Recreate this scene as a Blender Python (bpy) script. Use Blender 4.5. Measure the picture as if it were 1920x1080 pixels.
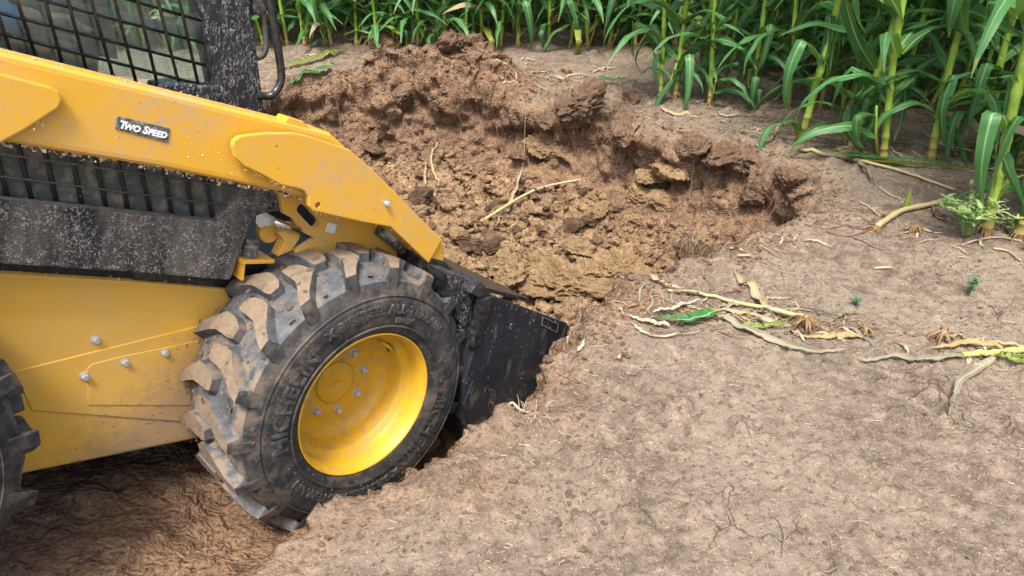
import bpy, bmesh, math, random
import numpy as np
from mathutils import Vector, Matrix
from mathutils import noise as mnoise
from mathutils.bvhtree import BVHTree
from mathutils.geometry import tessellate_polygon

# ------------------------------------------------------------------ scene, camera, light
for o in list(bpy.data.objects): bpy.data.objects.remove(o)
S = bpy.context.scene
COL = S.collection
R_ = math.radians
FOC, CAMH, PITCH = 1400.0, 1.40, R_(31)
cam_d = bpy.data.cameras.new('camera'); cam_d.sensor_width = 36; cam_d.lens = FOC/1920*36
cam_d.clip_start = .05; cam_d.clip_end = 400
cam = bpy.data.objects.new('camera', cam_d); COL.objects.link(cam)
cam.location = (0, 0, CAMH); cam.rotation_euler = (math.pi/2-PITCH, 0, 0); S.camera = cam
W = bpy.data.worlds.new('World'); S.world = W; W.use_nodes = True
SUN_EL, SUN_AZ = R_(66), R_(194)          # azimuth clockwise from +Y
wn = W.node_tree.nodes; wn.clear()
sky = wn.new('ShaderNodeTexSky'); sky.sky_type = 'NISHITA'; sky.sun_disc = False
sky.sun_elevation = SUN_EL; sky.sun_rotation = SUN_AZ; sky.air_density = 1.0; sky.dust_density = 5.0; sky.ozone_density = .6
bg = wn.new('ShaderNodeBackground'); bg.inputs[1].default_value = .105
wo = wn.new('ShaderNodeOutputWorld')
W.node_tree.links.new(sky.outputs[0], bg.inputs[0]); W.node_tree.links.new(bg.outputs[0], wo.inputs[0])
sl = bpy.data.lights.new('sun', 'SUN'); sl.energy = 1.5; sl.angle = R_(13); sl.color = (1, .95, .88)
sun = bpy.data.objects.new('sun', sl); COL.objects.link(sun)
sd_ = Vector((math.sin(SUN_AZ)*math.cos(SUN_EL), math.cos(SUN_AZ)*math.cos(SUN_EL), math.sin(SUN_EL)))
sun.rotation_euler = sd_.to_track_quat('Z', 'Y').to_euler(); sun.location = sd_*20
vs = S.view_settings; vs.view_transform = 'Standard'; vs.look = 'None'; vs.exposure = 1.88; vs.gamma = 1
vs.use_curve_mapping = False
rnd = random.Random(7); RNG = np.random.default_rng(11)

# ------------------------------------------------------------------ pixel -> direction
cp, sp = math.cos(PITCH), math.sin(PITCH)
CAM = np.array([0, 0, CAMH])
RC = np.array([[1, 0, 0], [0, -sp, -cp], [0, cp, -sp]])
def ray(px, py): return RC.T @ np.array([(px-960)/FOC, (py-540)/FOC, 1.])
def at_y(px, py, Y):                     # point of a pixel's ray on the vertical plane y = Y
    d = ray(px, py); return CAM + d*(Y/d[1])
def at_z(px, py, z=0.):
    d = ray(px, py); return CAM + d*((z-CAMH)/d[2])
# loader frame: the outer flange centre of the front wheel, wheel axis and a nose-down pitch of 20 degrees
MC = CAM + RC.T @ np.array([-.428, .339, 2.18])
_y, _e = .858, .345
MN = RC.T @ np.array([math.sin(_y)*math.cos(_e), math.sin(_e), -math.cos(_y)*math.cos(_e)])
_u = np.array([-MN[1], MN[0], 0]); _u /= np.linalg.norm(_u)
MF = _u*math.cos(R_(20)) - np.array([0, 0, math.sin(R_(20))]); MF -= MN*(MF@MN); MF /= np.linalg.norm(MF)
MU = np.cross(MF, -MN)
def mp(px, py, Y):                       # pixel -> (X, Z) in the loader's frame on the plane Y inside the wheel face
    d = ray(px, py); t = ((MC-MN*Y-CAM)@MN)/(d@MN); P = CAM+t*d-MC
    return (float(P@MF), float(P@MU))
def m2w(X, Y, Z): return MC + MF*X - MN*Y + MU*Z

# ------------------------------------------------------------------ node helpers
def nd(nt, typ, ins=None, **props):
    n = nt.nodes.new('ShaderNode'+typ)
    for k, v in props.items(): setattr(n, k, v)
    for k, v in (ins or {}).items():
        s = n.inputs[k]
        if isinstance(v, bpy.types.NodeSocket): nt.links.new(v, s)
        else: s.default_value = v
    return n
def new_mat(name):
    m = bpy.data.materials.new(name); m.use_nodes = True; nt = m.node_tree; nt.nodes.clear()
    out = nt.nodes.new('ShaderNodeOutputMaterial'); b = nt.nodes.new('ShaderNodeBsdfPrincipled')
    nt.links.new(b.outputs[0], out.inputs[0]); return m, nt, b, out
def noise(nt, vec, scale, detail=4, rough=.55, dist=0.):
    return nd(nt, 'TexNoise', {'Vector': vec, 'Scale': scale, 'Detail': detail, 'Roughness': rough, 'Distortion': dist}).outputs['Fac']
def ramp(nt, fac, *stops, interp='LINEAR'):
    n = nd(nt, 'ValToRGB', {'Fac': fac}); cr = n.color_ramp; cr.interpolation = interp
    while len(cr.elements) < len(stops): cr.elements.new(.5)
    for e, (p, c) in zip(cr.elements, stops):
        e.position = p; e.color = (c, c, c, 1) if isinstance(c, (int, float)) else (*c, 1)
    return n.outputs['Color']
def mix(nt, fac, a, b, mode='MIX'):
    n = nt.nodes.new('ShaderNodeMix'); n.data_type = 'RGBA'; n.blend_type = mode
    for i, v in ((0, fac), (6, a), (7, b)):
        if isinstance(v, bpy.types.NodeSocket): nt.links.new(v, n.inputs[i])
        elif i == 0: n.inputs[0].default_value = v
        else: n.inputs[i].default_value = (*v, 1)
    return n.outputs[2]
def mth(nt, op, a, b=0., c=0., clamp=False):
    n = nt.nodes.new('ShaderNodeMath'); n.operation = op; n.use_clamp = clamp
    for i, v in enumerate((a, b, c)):
        if isinstance(v, bpy.types.NodeSocket): nt.links.new(v, n.inputs[i])
        else: n.inputs[i].default_value = v
    return n.outputs[0]
def vmul(nt, v, s): return nd(nt, 'VectorMath', {0: v, 1: s}, operation='MULTIPLY').outputs[0]
def bump(nt, h, strength=.5, dist=.01, normal=None):
    d = {'Height': h, 'Strength': strength, 'Distance': dist}
    if normal is not None: d['Normal'] = normal
    return nd(nt, 'Bump', d).outputs[0]
def tobj(nt): return nd(nt, 'TexCoord').outputs['Object']
def plug(nt, b, **kw):
    for k, v in kw.items():
        k = {'color': 'Base Color', 'rough': 'Roughness', 'normal': 'Normal', 'metal': 'Metallic', 'spec': 'Specular IOR Level'}[k]
        if isinstance(v, bpy.types.NodeSocket): nt.links.new(v, b.inputs[k])
        elif k == 'Base Color': b.inputs[k].default_value = (*v, 1)
        else: b.inputs[k].default_value = v

M = {}
# --- soil
def soil_ground():
    m, nt, b, _ = new_mat('soil_ground')
    pos = nd(nt, 'NewGeometry').outputs['Position']
    dug = nd(nt, 'Attribute', attribute_name='dug').outputs['Fac']
    och = nd(nt, 'Attribute', attribute_name='ochre').outputs['Fac']
    n1 = noise(nt, pos, 2.2, 5, .6); n2 = noise(nt, pos, 17, 6, .68); n3 = noise(nt, pos, 60, 4, .62); n4 = noise(nt, pos, 170, 3, .6)
    # dry crust
    crust = ramp(nt, n2, (.3, (.070, .052, .038)), (.46, (.126, .097, .072)), (.60, (.186, .147, .112)), (.75, (.30, .248, .194)))
    crust = mix(nt, ramp(nt, n1, (.42, 0.), (.66, .65)), crust, (.225, .181, .138))
    crust = mix(nt, ramp(nt, n3, (.36, .8), (.43, 0.)), crust, (.080, .055, .040))
    crust = mix(nt, ramp(nt, n4, (.60, 0.), (.66, .55)), crust, (.40, .335, .26))
    wp = nd(nt, 'VectorMath', {0: pos, 1: vmul(nt, nd(nt, 'TexNoise', {'Vector': pos, 'Scale': 7., 'Detail': 4.}).outputs['Color'], (.2, .2, .2))}, operation='ADD').outputs[0]
    vo = nd(nt, 'TexVoronoi', {'Vector': vmul(nt, wp, (1, 1, 0)), 'Scale': 9.}, feature='DISTANCE_TO_EDGE').outputs['Distance']
    ck = mth(nt, 'MULTIPLY', ramp(nt, vo, (0., 1.), (.022, 0.)), ramp(nt, noise(nt, pos, 2.6, 4), (.56, 0.), (.64, .5)))
    crust = mix(nt, mth(nt, 'MULTIPLY', ck, .8), crust, (.05, .034, .024))
    # dug soil: brown topsoil over ochre subsoil
    top = ramp(nt, n2, (.25, (.068, .040, .025)), (.5, (.170, .106, .065)), (.72, (.29, .195, .125)))
    top = mix(nt, ramp(nt, n1, (.4, 0.), (.7, .6)), top, (.215, .125, .074))
    sub = ramp(nt, n2, (.25, (.135, .083, .045)), (.5, (.275, .181, .101)), (.75, (.43, .308, .188)))
    sub = mix(nt, ramp(nt, noise(nt, pos, 6, 4), (.52, 0.), (.7, .5)), sub, (.24, .14, .078))
    oo = mth(nt, 'ADD', och, mth(nt, 'MULTIPLY', mth(nt, 'SUBTRACT', n1, .5), 1.6), clamp=True)
    dg = mix(nt, oo, top, sub)
    dg = mix(nt, ramp(nt, n3, (.34, .7), (.5, 0.)), dg, (.055, .032, .02))
    dg = mix(nt, ramp(nt, n4, (.58, 0.), (.76, .5)), dg, (.36, .26, .16))
    df = mth(nt, 'ADD', dug, mth(nt, 'MULTIPLY', mth(nt, 'SUBTRACT', n2, .5), 1.2), clamp=True)
    colr = mix(nt, mth(nt, 'MULTIPLY', df, 1., clamp=True), crust, dg)
    vv = nd(nt, 'TexVoronoi', {'Vector': wp, 'Scale': 55.}, feature='F1').outputs['Distance']
    h = mth(nt, 'ADD', mth(nt, 'MULTIPLY', n3, 1.), mth(nt, 'MULTIPLY', vv, mth(nt, 'MULTIPLY', dug, -1.2)))
    h = mth(nt, 'ADD', h, mth(nt, 'MULTIPLY', n2, 1.4)); h = mth(nt, 'SUBTRACT', h, mth(nt, 'MULTIPLY', ck, 1.6))
    nm = bump(nt, h, .75, .014); nm = bump(nt, n4, .45, .004, nm)
    plug(nt, b, color=colr, rough=.95, normal=nm, spec=.15); return m
M['ground'] = soil_ground()
def soil_clod(name, dark, mid, light):
    m, nt, b, _ = new_mat(name)
    oi = nd(nt, 'ObjectInfo'); tc = tobj(nt)
    v = nd(nt, 'VectorMath', {0: nd(nt, 'NewGeometry').outputs['Position'], 1: oi.outputs['Location']}, operation='ADD').outputs[0]
    n2 = noise(nt, v, 22, 6, .65); n3 = noise(nt, v, 110, 5, .7)
    c = ramp(nt, n2, (.25, dark), (.5, mid), (.75, light))
    c = mix(nt, ramp(nt, n3, (.33, .6), (.5, 0.)), c, tuple(x*.4 for x in mid))
    c = mix(nt, ramp(nt, noise(nt, v, 260, 3, .7), (.57, 0.), (.74, .5)), c, tuple(min(1, x*1.9) for x in mid))
    c = mix(nt, mth(nt, 'MULTIPLY', oi.outputs['Random'], .35), c, tuple(x*.6 for x in mid))
    nm = bump(nt, mth(nt, 'ADD', n3, mth(nt, 'MULTIPLY', n2, 2.)), 1., .016)
    plug(nt, b, color=c, rough=.95, normal=nm, spec=.12); return m
M['clod_brown'] = soil_clod('soil_clod_brown', (.075, .046, .029), (.18, .114, .073), (.29, .198, .135))
M['clod_ochre'] = soil_clod('soil_clod_ochre', (.145, .09, .045), (.30, .202, .107), (.46, .332, .195))
M['clod_dark'] = soil_clod('soil_clod_dark', (.052, .032, .020), (.120, .076, .047), (.20, .135, .088))
M['crumb'] = soil_clod('soil_crumb', (.10, .062, .035), (.235, .152, .085), (.38, .27, .16))
M['crumb_tan'] = soil_clod('soil_crumb_tan', (.11, .075, .053), (.21, .152, .11), (.33, .255, .19))

# --- plants
def leaf_mat(name, c_dark, c_mid, c_rib, transl=.38, dry=False):
    m, nt, b, out = new_mat(name)
    uv = nd(nt, 'UVMap').outputs[0]; sx = nd(nt, 'SeparateXYZ', {0: uv}); u, v = sx.outputs[0], sx.outputs[1]
    oi = nd(nt, 'ObjectInfo').outputs['Random']
    au = mth(nt, 'ABSOLUTE', mth(nt, 'SUBTRACT', u, .5))
    stripe = noise(nt, vmul(nt, uv, (60, 1.5, 1)), 1., 3, .6)
    blot = noise(nt, tobj(nt), 9., 4)
    c = mix(nt, ramp(nt, stripe, (.3, 0.), (.7, 1.)), c_dark, c_mid)
    c = mix(nt, ramp(nt, blot, (.42, 0.), (.72, .5)), c, tuple(min(1, x*1.5+.01) for x in c_mid))
    c = mix(nt, mth(nt, 'MULTIPLY', oi, .4), c, tuple(x*.8 for x in c_dark))
    if not dry:
        c = mix(nt, ramp(nt, mth(nt, 'ADD', v, mth(nt, 'MULTIPLY', blot, .12)), (.98, 0.), (1.06, .8)), c, (.35, .27, .10))
        c = mix(nt, ramp(nt, v, (.0, .75), (.14, 0.)), c, (.20, .30, .05))
    rib = mth(nt, 'MULTIPLY', ramp(nt, au, (.035, 1.), (.075, 0.)), ramp(nt, v, (.5, .9), (1., .25)))
    c = mix(nt, rib, c, c_rib)
    geo = nd(nt, 'NewGeometry').outputs['Backfacing']
    c = mix(nt, mth(nt, 'MULTIPLY', geo, .35), c, tuple(min(1, x*1.25+.02) for x in c_mid))
    nm = bump(nt, stripe, .25, .003)
    plug(nt, b, color=c, rough=.42 if not dry else .8, normal=nm, spec=.45 if not dry else .2)
    tr = nd(nt, 'BsdfTranslucent', {'Color': mix(nt, .5, c, (.22, .36, .03) if not dry else (.5, .4, .22))})
    ms = nd(nt, 'MixShader', {0: transl, 1: b.outputs[0], 2: tr.outputs[0]})
    nt.links.new(ms.outputs[0], out.inputs[0]); return m
M['leaf'] = leaf_mat('corn_leaf_green', (.024, .100, .028), (.056, .190, .050), (.36, .52, .28))
M['leaf_yel'] = leaf_mat('corn_leaf_yellowing', (.10, .17, .025), (.26, .30, .05), (.42, .45, .18))
M['leaf_dry'] = leaf_mat('corn_leaf_dry', (.175, .135, .072), (.34, .28, .165), (.40, .335, .21), .1, True)
M['leaf_grey'] = leaf_mat('corn_leaf_withered', (.13, .12, .078), (.26, .24, .165), (.33, .31, .22), .1, True)
M['leaf_tan'] = leaf_mat('corn_leaf_tan', (.20, .14, .055), (.33, .245, .105), (.38, .30, .14), .1, True)
def stalk_mat(name, lo, hi, base):
    m, nt, b, _ = new_mat(name)
    tc = tobj(nt); z = nd(nt, 'SeparateXYZ', {0: tc}).outputs[2]
    st = noise(nt, vmul(nt, tc, (220, 220, 6)), 1., 3); bl = noise(nt, tc, 14., 4)
    c = mix(nt, st, lo, hi)
    c = mix(nt, ramp(nt, bl, (.45, 0.), (.7, .6)), c, tuple(x*.62 for x in lo))
    zz = mth(nt, 'ADD', z, mth(nt, 'MULTIPLY', bl, .10))
    c = mix(nt, ramp(nt, zz, (.06, .95), (.22, 0.)), c, base)
    nm = bump(nt, st, .3, .003)
    plug(nt, b, color=c, rough=.5, normal=nm, spec=.35); return m
M['stalk'] = stalk_mat('corn_stalk', (.18, .29, .030), (.31, .44, .07), (.30, .18, .07))
M['stalk_dry'] = stalk_mat('corn_stalk_dry', (.27, .225, .11), (.42, .37, .21), (.36, .29, .15))
M['stalk_cut'] = stalk_mat('corn_stalk_cut', (.26, .27, .06), (.42, .42, .13), (.36, .37, .10))
M['root'] = stalk_mat('corn_root', (.23, .155, .085), (.36, .26, .15), (.20, .13, .07))
M['root_pink'] = stalk_mat('corn_root_pink', (.17, .085, .06), (.25, .14, .10), (.18, .095, .07))
M['crown'] = stalk_mat('corn_crown', (.20, .125, .04), (.33, .225, .085), (.17, .105, .045))
M['straw'] = stalk_mat('straw', (.32, .255, .175), (.50, .42, .31), (.32, .255, .175))
M['weed'] = leaf_mat('weed_leaf', (.18, .30, .08), (.40, .54, .22), (.42, .54, .28))
M['weed_blue'] = leaf_mat('weed_leaf_blue', (.05, .12, .07), (.13, .25, .16), (.2, .3, .2))

# --- machine
def yellow():
    m, nt, b, _ = new_mat('yellow_paint')
    tc = tobj(nt); n1 = noise(nt, tc, 5, 5, .6); n2 = noise(nt, tc, 38, 5, .7); n3 = noise(nt, vmul(nt, tc, (70, 70, 190)), 1., 3, .6); n4 = noise(nt, tc, 210, 3)
    c = mix(nt, ramp(nt, n1, (.35, 0.), (.7, .35)), (.59, .312, .013), (.535, .31, .042))
    dust = mth(nt, 'ADD', mth(nt, 'MULTIPLY', ramp(nt, n1, (.38, .15), (.66, 1.)), ramp(nt, n2, (.36, 0.), (.62, .8))), .06, clamp=True)
    z = nd(nt, 'SeparateXYZ', {0: tc}); zx, zz = z.outputs[0], z.outputs[2]
    low = mth(nt, 'MULTIPLY', ramp(nt, mth(nt, 'SUBTRACT', mth(nt, 'ADD', .35, mth(nt, 'MULTIPLY', zx, .9)), mth(nt, 'MULTIPLY', zz, 1.3)), (-.02, 0.), (.22, 1.)), ramp(nt, zz, (.30, 1.), (.36, 0.)))
    low = mth(nt, 'MULTIPLY', low, ramp(nt, zx, (.0, 0.), (.01, 0.)) if False else 1.)
    c = mix(nt, dust, c, (.42, .28, .14))
    c = mix(nt, mth(nt, 'MULTIPLY', ramp(nt, n3, (.66, 0.), (.71, 1.)), ramp(nt, n1, (.42, .1), (.62, .9))), c, (.27, .14, .04))
    c = mix(nt, ramp(nt, n4, (.70, 0.), (.76, .5)), c, (.55, .42, .27))
    plug(nt, b, color=c, rough=mth(nt, 'ADD', .34, mth(nt, 'MULTIPLY', dust, .4)), spec=.45, normal=bump(nt, n2, .08, .003)); return m
M['yellow'] = yellow()
def yellow_panel():
    m, nt, b, _ = new_mat('yellow_paint_muddy')
    tc = tobj(nt); n1 = noise(nt, tc, 5, 5, .6); n2 = noise(nt, tc, 30, 6, .7); n3 = noise(nt, vmul(nt, tc, (60, 60, 220)), 1., 3, .6)
    s = nd(nt, 'SeparateXYZ', {0: tc}); x, z = s.outputs[0], s.outputs[2]
    # mud thrown up by the tyre: it is thickest around the wheel and thins out behind it
    g = mth(nt, 'SUBTRACT', mth(nt, 'ADD', mth(nt, 'MULTIPLY', x, 2.2), 1.28), mth(nt, 'MULTIPLY', z, 2.2))
    g = mth(nt, 'ADD', g, mth(nt, 'MULTIPLY', mth(nt, 'SUBTRACT', n2, .5), .7))
    c = mix(nt, ramp(nt, n1, (.35, 0.), (.7, .7)), (.61, .34, .042), (.53, .335, .10))
    c = mix(nt, ramp(nt, g, (-.25, 0.), (.5, .9)), c, (.29, .195, .112))
    c = mix(nt, mth(nt, 'MULTIPLY', ramp(nt, n3, (.62, 0.), (.68, 1.)), ramp(nt, g, (-.5, 0.), (.2, 1.))), c, (.16, .09, .04))
    c = mix(nt, ramp(nt, n2, (.64, 0.), (.74, .5)), c, (.5, .38, .22))
    plug(nt, b, color=c, rough=.55, spec=.35, normal=bump(nt, n2, .15, .004)); return m
M['yellow_mud'] = yellow_panel()
def simple(name, c, rough=.5, metal=0., spec=.5, dust=0., dcol=(.35, .29, .22), sc=60):
    m, nt, b, _ = new_mat(name); tc = tobj(nt)
    n = noise(nt, tc, sc, 5, .65); n1 = noise(nt, tc, sc/7, 4)
    cc = mix(nt, mth(nt, 'MULTIPLY', ramp(nt, n, (.45, 0.), (.7, 1.)), mth(nt, 'MULTIPLY', n1, dust*2)), c, dcol)
    plug(nt, b, color=cc, rough=rough, metal=metal, spec=spec, normal=bump(nt, n, .12, .003)); return m
M['black'] = simple('black_paint', (.010, .011, .014), .28, dust=.12)
M['black_matte'] = simple('black_plastic', (.014, .015, .017), .6, dust=.3)
M['black_dark'] = simple('black_steel_matte', (.008, .008, .009), .7, dust=.05)  # near-black matte steel of belly pan, tub side and upright guard bars
def bucket_mat():
    m, nt, b, _ = new_mat('bucket_black_paint'); tc = tobj(nt)
    n = noise(nt, tc, 26, 5, .7); n2 = noise(nt, tc, 130, 3); n1 = noise(nt, tc, 5, 4); n5 = noise(nt, vmul(nt, tc, (30, 30, 9)), 1., 4)
    c = mix(nt, ramp(nt, n1, (.35, 0.), (.7, .6)), (.011, .013, .018), (.028, .031, .038))
    c = mix(nt, mth(nt, 'MULTIPLY', ramp(nt, n, (.57, 0.), (.66, 1.)), ramp(nt, n2, (.50, 0.), (.62, .7))), c, (.34, .36, .40))
    c = mix(nt, ramp(nt, n5, (.56, 0.), (.75, .5)), c, (.17, .145, .115))
    plug(nt, b, color=c, rough=.42, spec=.4, normal=bump(nt, n, .15, .003)); return m
M['bucket'] = bucket_mat()
def splat_vertical():
    m, nt, b, _ = new_mat('black_steel_washed_mud'); tc = tobj(nt)
    w = nd(nt, 'VectorMath', {0: tc, 1: vmul(nt, nd(nt, 'TexNoise', {'Vector': tc, 'Scale': 45., 'Detail': 2.}).outputs['Color'], (.03, .03, .03))}, operation='ADD').outputs[0]
    a = noise(nt, vmul(nt, w, (120, 120, 20)), 1., 2, .5)
    ln = ramp(nt, mth(nt, 'ABSOLUTE', mth(nt, 'SUBTRACT', a, .5)), (.004, 1.), (.022, 0.))
    z = nd(nt, 'SeparateXYZ', {0: tc}).outputs[2]
    f = mth(nt, 'MULTIPLY', ln, mth(nt, 'MULTIPLY', ramp(nt, noise(nt, tc, 22, 3), (.33, .08), (.50, 1.)), .85))
    dr = nd(nt, 'TexVoronoi', {'Vector': vmul(nt, tc, (1, 1, .8)), 'Scale': 85.}, feature='F1').outputs['Distance']
    f = mth(nt, 'MAXIMUM', f, mth(nt, 'MULTIPLY', ramp(nt, dr, (.10, .8), (.17, 0.)), ramp(nt, noise(nt, tc, 30, 2), (.55, 0.), (.6, 1.))))
    c = mix(nt, f, (.010, .011, .014), (.33, .33, .34))
    plug(nt, b, color=c, rough=.4, spec=.5); return m
M['splat'] = splat_vertical()
def speckle():
    m, nt, b, _ = new_mat('black_guard_speckled_mud'); tc = tobj(nt)
    n = noise(nt, tc, 210, 4, .75, .6); n1 = noise(nt, vmul(nt, tc, (16, 16, 3)), 1., 4, .6); n2 = noise(nt, tc, 40, 4)
    c = mix(nt, ramp(nt, n1, (.40, 0.), (.66, 1.)), (.010, .011, .013), (.11, .098, .080))
    f = mth(nt, 'MULTIPLY', ramp(nt, n, (.53, 0.), (.58, .9)), ramp(nt, n2, (.38, .15), (.6, 1.)))
    c = mix(nt, f, c, (.40, .37, .33))
    plug(nt, b, color=c, rough=.6, spec=.3, normal=bump(nt, n, .3, .003)); return m
M['speckle'] = speckle()
M['screen_back'] = simple('dusty_screen_cloth', (.062, .074, .066), .8, dust=1., dcol=(.21, .18, .125), sc=30)
M['rubber'] = None
def rubber(name, base, dcol, amt, sc=24., brown=0.):
    m, nt, b, _ = new_mat(name); tc = tobj(nt)
    n = noise(nt, tc, sc, 5, .65); n2 = noise(nt, tc, 95, 4, .7); n3 = noise(nt, tc, 7, 3)
    f = mth(nt, 'MULTIPLY', ramp(nt, n, (.5-.35*amt, 0.), (.72-.2*amt, 1.)), amt)
    c = mix(nt, f, base, dcol)
    c = mix(nt, ramp(nt, n2, (.60, 0.), (.70, .45*amt)), c, (.36, .30, .23))
    if brown: c = mix(nt, mth(nt, 'MULTIPLY', ramp(nt, n3, (.4, 0.), (.6, 1.)), ramp(nt, n, (.42, 0.), (.58, brown))), c, (.20, .150, .102))
    c = mix(nt, ramp(nt, n2, (.3, .5*amt), (.42, 0.)), c, (.05, .045, .04))
    plug(nt, b, color=c, rough=.72, spec=.3, normal=bump(nt, mth(nt, 'ADD', n2, n), .3, .004)); return m
M['rubber'] = rubber('tyre_rubber', (.017, .0175, .019), (.085, .075, .064), .4, 24., .3)
M['rubber_groove'] = rubber('tyre_rubber_grey', (.030, .040, .052), (.105, .110, .115), .75, 24., .9)
M['rubber_dust'] = rubber('tyre_lug_muddy', (.075, .066, .056), (.225, .168, .113), .85, 26.)
M['letter'] = simple('tyre_lettering', (.034, .034, .036), .6, dust=.8, dcol=(.13, .12, .105))
M['rim'] = simple('yellow_rim', (.55, .305, .010), .5, dust=.75, dcol=(.34, .22, .08), sc=28)
M['steel'] = simple('bolt_steel', (.46, .45, .43), .45, .35, dust=.3)
M['chrome'] = simple('chrome_rod', (.62, .64, .67), .14, 1., dust=.1)
M['white'] = simple('white_label', (.62, .64, .60), .6, dust=.35)
M['decal'] = simple('decal_black', (.05, .052, .055), .5, dust=.7, dcol=(.36, .33, .28), sc=150)
M['decal_text'] = simple('decal_white', (.72, .72, .70), .5, dust=.25)
M['hydr'] = simple('hydraulic_hose', (.03, .026, .022), .6, dust=.6)
M['shirt'] = simple('blue_cloth', (.06, .20, .46), .9, dust=.1)
M['jeans'] = simple('denim', (.03, .05, .10), .9)
M['skin'] = simple('skin', (.36, .19, .13), .55)
M['hair'] = simple('hair', (.03, .02, .015), .7)
M['seat'] = simple('seat_vinyl', (.014, .015, .016), .6)
M['trim'] = simple('cab_trim', (.10, .10, .105), .55, dust=.4)
M['mud_pale'] = simple('dried_mud_pale', (.50, .385, .25), .9, dust=.5, dcol=(.34, .25, .16))
M['foil'] = simple('bumper_grey', (.06, .06, .062), .8, dust=.6)
def glass():
    m, nt, b, out = new_mat('cab_glass_dusty'); tc = tobj(nt)
    t = nd(nt, 'BsdfTransparent', {'Color': (.80, .93, .90, 1)}); g = nd(nt, 'BsdfGlossy', {'Color': (.9, .95, .95, 1), 'Roughness': .03})
    d = nd(nt, 'BsdfDiffuse', {'Color': (.36, .38, .35, 1)})
    fr = mth(nt, 'ADD', mth(nt, 'MULTIPLY', nd(nt, 'LayerWeight', {'Blend': .35}).outputs['Fresnel'], .6), .03, clamp=True)
    m1 = nd(nt, 'MixShader', {0: fr, 1: t.outputs[0], 2: g.outputs[0]})
    m2 = nd(nt, 'MixShader', {0: ramp(nt, noise(nt, tc, 14, 5, .65), (.40, .05), (.78, .28)), 1: m1.outputs[0], 2: d.outputs[0]})
    nt.links.new(m2.outputs[0], out.inputs[0]); return m
M['glass'] = glass()

# ------------------------------------------------------------------ mesh helpers
def link(name, me, mat=None, parent=None, loc=None):
    o = bpy.data.objects.new(name, me); COL.objects.link(o)
    if mat is not None and me is not None:
        ms = mat if isinstance(mat, (list, tuple)) else [mat]
        if not len(me.materials):
            for x in ms: me.materials.append(M[x] if isinstance(x, str) else x)
    if parent is not None: o.parent = parent
    if loc is not None: o.location = loc
    return o
def mesh(name, v, f, smooth=False, uv=None, mi=None):
    me = bpy.data.meshes.new(name); me.from_pydata([tuple(map(float, p)) for p in v], [], f); 
    if smooth: me.polygons.foreach_set('use_smooth', [True]*len(me.polygons))
    if mi is not None: me.polygons.foreach_set('material_index', mi)
    if uv is not None:
        ul = me.uv_layers.new(name='UVMap'); li = np.zeros(len(me.loops), int); me.loops.foreach_get('vertex_index', li)
        ul.data.foreach_set('uv', np.asarray(uv, float)[li].ravel())
    me.update(); return me
def tag(o, label=None, cat=None, group=None, kind=None):
    if label: o['label'] = label
    if cat: o['category'] = cat
    if group: o['group'] = group
    if kind: o['kind'] = kind
    return o
class G:                                    # collects shapes into one mesh
    def __init__(s): s.v = []; s.f = []; s.m = []; s.uv = []
    def add(s, v, f, mi=0, uv=None):
        k = len(s.v); s.v += [tuple(map(float, p)) for p in v]; s.f += [tuple(i+k for i in q) for q in f]; s.m += [mi]*len(f)
        s.uv += [tuple(x) for x in uv] if uv is not None else [(0, 0)]*len(v)
        return s
    def mesh(s, name, smooth=False): return mesh(name, s.v, s.f, smooth, s.uv, s.m)
def tube_geo(pts, rad, seg=8, cap=True):
    P = np.asarray(pts, float); n = len(P); rad = np.broadcast_to(np.asarray(rad, float), (n,))
    T = np.gradient(P, axis=0); T /= np.linalg.norm(T, axis=1)[:, None]+1e-12
    a = np.array([0, 0, 1.]) if abs(T[0][2]) < .9 else np.array([1., 0, 0])
    v = []
    for i in range(n):
        a = a-T[i]*(a@T[i]); a /= np.linalg.norm(a)+1e-12; b = np.cross(T[i], a)
        for k in range(seg):
            t = 2*math.pi*k/seg; v.append(P[i]+rad[i]*(math.cos(t)*a+math.sin(t)*b))
    f = [(i*seg+k, i*seg+(k+1) % seg, (i+1)*seg+(k+1) % seg, (i+1)*seg+k) for i in range(n-1) for k in range(seg)]
    if cap: f += [tuple(range(seg))[::-1], tuple((n-1)*seg+k for k in range(seg))]
    uv = [(k/seg, i/max(1, n-1)) for i in range(n) for k in range(seg)]
    return v, f, uv
def smooth_path(pts, n):                    # Catmull-Rom
    P = np.asarray(pts, float)
    if len(P) < 3: t = np.linspace(0, 1, n)[:, None]; return P[0]*(1-t)+P[-1]*t
    Q = np.vstack([2*P[0]-P[1], P, 2*P[-1]-P[-2]]); out = []
    for s in np.linspace(0, len(P)-1-1e-9, n):
        i = int(s); t = s-i; a, b, c, d = Q[i:i+4]
        out.append(.5*((2*b)+(-a+c)*t+(2*a-5*b+4*c-d)*t*t+(-a+3*b-3*c+d)*t**3))
    return np.array(out)
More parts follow.
